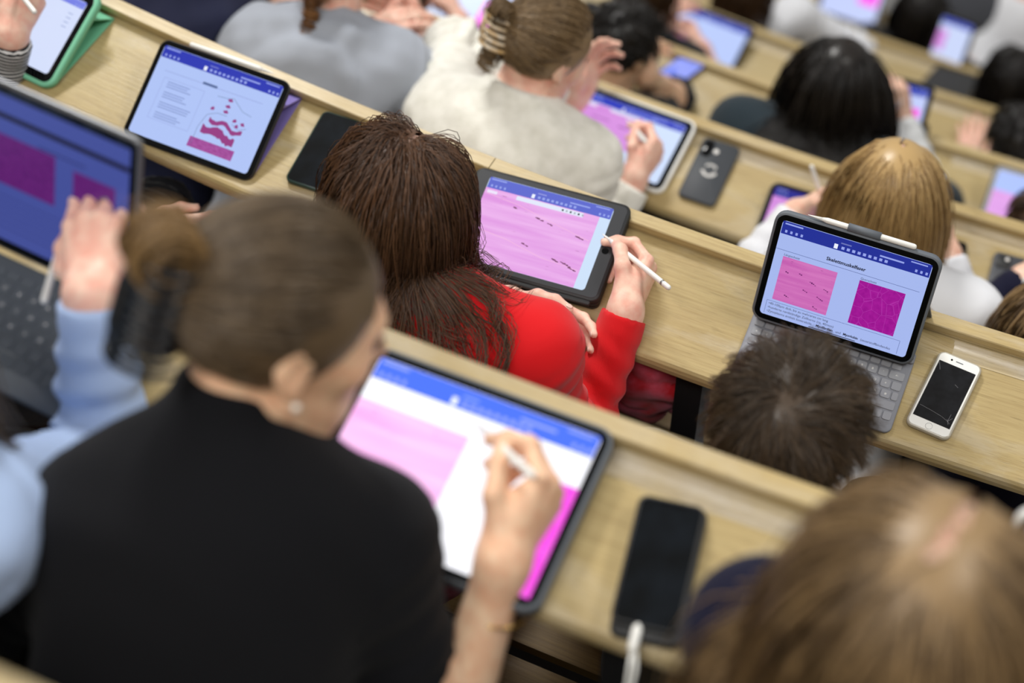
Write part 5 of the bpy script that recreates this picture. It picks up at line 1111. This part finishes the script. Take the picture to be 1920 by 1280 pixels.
person('woman with long dark hair and a dark teal jacket, writing on an upright tablet', 3, -.48, J, cloth('pale_grey_knit', (206, 208, 210)), lh(H_BLACK, 1700, .56, .0024, 0, 80, vol=.014, spread=.7), SK_FAIR, .012, hands={'R': (at(1680, 172, 3, .16)-at(1690, 222, 3, .09), -cR*.8+uZ*.5, 'pen')}, vest=C_TEAL, seed=19, **FAR)
e_ = at(1690, 190, 3, .17); stylus('stylus', 'white stylus in the hand right of the long dark hair', ray_len(1662, 228, e_, .13, False), e_)
J = dict(head=at(1908, 275, 4, .33), hf=fY*.8-uZ*.5-tX*.1, hu=uZ, hip=seat(4, -.02, -.40, -.17), wrL=at(1812, 305, 4, .04), elL=at(1800, 390, 4, 0)); J['neck'] = J['head']+V3(0, -.07, -.13)
person('dark-haired student at the right edge with fingers spread on the desk', 4, -.02, J, C_DK, shh(H_BLACK, 2200, 81, .06), SK_PINK, seed=20, hands={'L': (at(1816, 282, 4, .05)-at(1812, 305, 4, .04), cR, 'flat')}, male=True, **FAR)
J = dict(neck=seat(3, -1.66, -.20, .16), head=seat(3, -1.68, -.12, .30), hip=seat(3, -1.66, -.40, -.17), wrR=at(862, 38, 3, .06), elR=at(905, 75, 3, 0), wrL=at(720, 18, 3, .05))
person('student in dark sleeves writing at the top edge between the hoodie and the cream sweater', 3, -1.64, J, C_DK, lh(H_BROWN, 390, .25, .0024, 0, 82), SK_PINK, hands={'R': (at(850, 5, 3, .08)-at(862, 38, 3, .06), uZ*.8-cR*.3, 'pen')}, seed=21, **FAR)
# row E
J = dict(head=at(1212, -22, 4, .34), hip=seat(4, -1.18, -.40, -.17), wrR=at(1318, 92, 4, .05), elR=at(1352, 150, 4, -.02)); J['neck'] = J['head']+V3(0, -.07, -.13)
person('student at the top edge whose bare forearm crosses a tablet', 4, -1.15, J, C_DK, lh(H_BROWN, 390, .25, .0024, 0, 83), SK_PINK, sleeves={'R': .15}, hands={'R': (at(1300, 55, 4, .07)-at(1318, 92, 4, .05), uZ*.8-cR*.3, 'pen')}, seed=22, **FAR)
J = dict(head=at(1392, -6, 5, .31), hf=fY*.6+tX*.5-uZ*.6, hip=seat(5, -1.02, -.40, -.17), wrR=at(1490, 78, 5, .04), elR=at(1545, 95, 5, 0), shR=at(1492, 30, 5, .14), wrL=at(1420, 60, 5, .03)); J['neck'] = J['head']+V3(.02, -.07, -.13)
wr_ = person('brown-haired student at the top edge writing with the green pen', 5, -1.0, J, C_WHITE, lh(H_BROWN, 520, .2, .0024, None, 84), SK_PINK, hands={'R': (at(1465, 52, 5, .06)-at(1490, 78, 5, .04), uZ*.8-cR*.3, 'pen')}, seed=23, **FAR)
e_ = at(1503, 96, 5, .08); stylus('pen', 'dark green pen beside the hand on the white paper', ray_len(1490, 35, e_, .16, False), e_, body=mat('green_pen', (60, 100, 96), .4))
J = dict(head=at(1962, 428, 3, .26), hf=fY*.8-uZ*.5, hip=seat(3, .14, -.40, -.17)); J['neck'] = J['head']+V3(.02, -.07, -.13)
person('brown-haired student cut off by the right edge, head before the dark-rimmed tablet', 3, .14, J, C_DK, shh(H_BROWN, 1800, 90, .06), SK_PINK, seed=29, male=True, **FAR)
J = dict(head=at(1900, 152, 5, .32), hf=fY*.8-uZ*.55, hip=seat(5, -.12, -.40, -.17)); J['neck'] = J['head']+V3(0, -.07, -.13)
person('student with a dark hood up at the right edge above the dark-haired student', 5, -.12, J, C_DK, (H_BLACK, lambda h, R, b, s: [hair_cap(h, R, s), long_hair(h, R, b, 500, .26, .003, 0, s, 85, 8, .02)]), SK_FAIR, seed=24, **FAR)
# rows F and G
J = dict(head=at(1728, 25, 6, .34), hf=fY*.8-uZ*.5, hip=seat(6, -.56, -.40, -.17)); J['neck'] = J['head']+V3(0, -.06, -.135)
person('student with long black hair left of the small upright tablet', 6, -.56, J, C_DK, lh(H_BLACK, 500, .42, .003, 0, 87), SK_FAIR, seed=26, vox=.015, fine=.0055)
J = dict(neck=at(1815, -12, 6, .2), hip=at(1815, -12, 6, .2)+V3(0, -.14, -.42), wrR=at(1862, 46, 6, .04), elR=at(1885, 80, 6, 0)); J['head'] = J['neck']+V3(0, .08, .13)
person('student in a dark grey top holding a glowing phone near the top right corner', 6, -.32, J, C_DGREY, shh(H_BROWN, 900, 88), SK_PINK, .016, hands={'R': (at(1840, 35, 6, .06)-at(1862, 46, 6, .04), uZ, 'relax')}, seed=27, vox=.015, fine=.0055)
pD = at(1822, 40, 6, .05); phone('phone with a violet glowing screen near the top right corner', frame(6, pD[0], pD[1]-.06, -.2, .5, .01), .072, .148, .009, M_CASE_BLK, glow((150, 90, 230), .9))
J = dict(neck=at(1925, 12, 6, .2), hip=at(1925, 12, 6, .2)+V3(0, -.14, -.42)); J['head'] = J['neck']+V3(0, .09, .12)
person('student in a white top in the top right corner', 6, .04, J, C_WHITE, shh(H_BROWN, 900, 89), SK_PINK, .018, seed=28, vox=.015, fine=.0055)
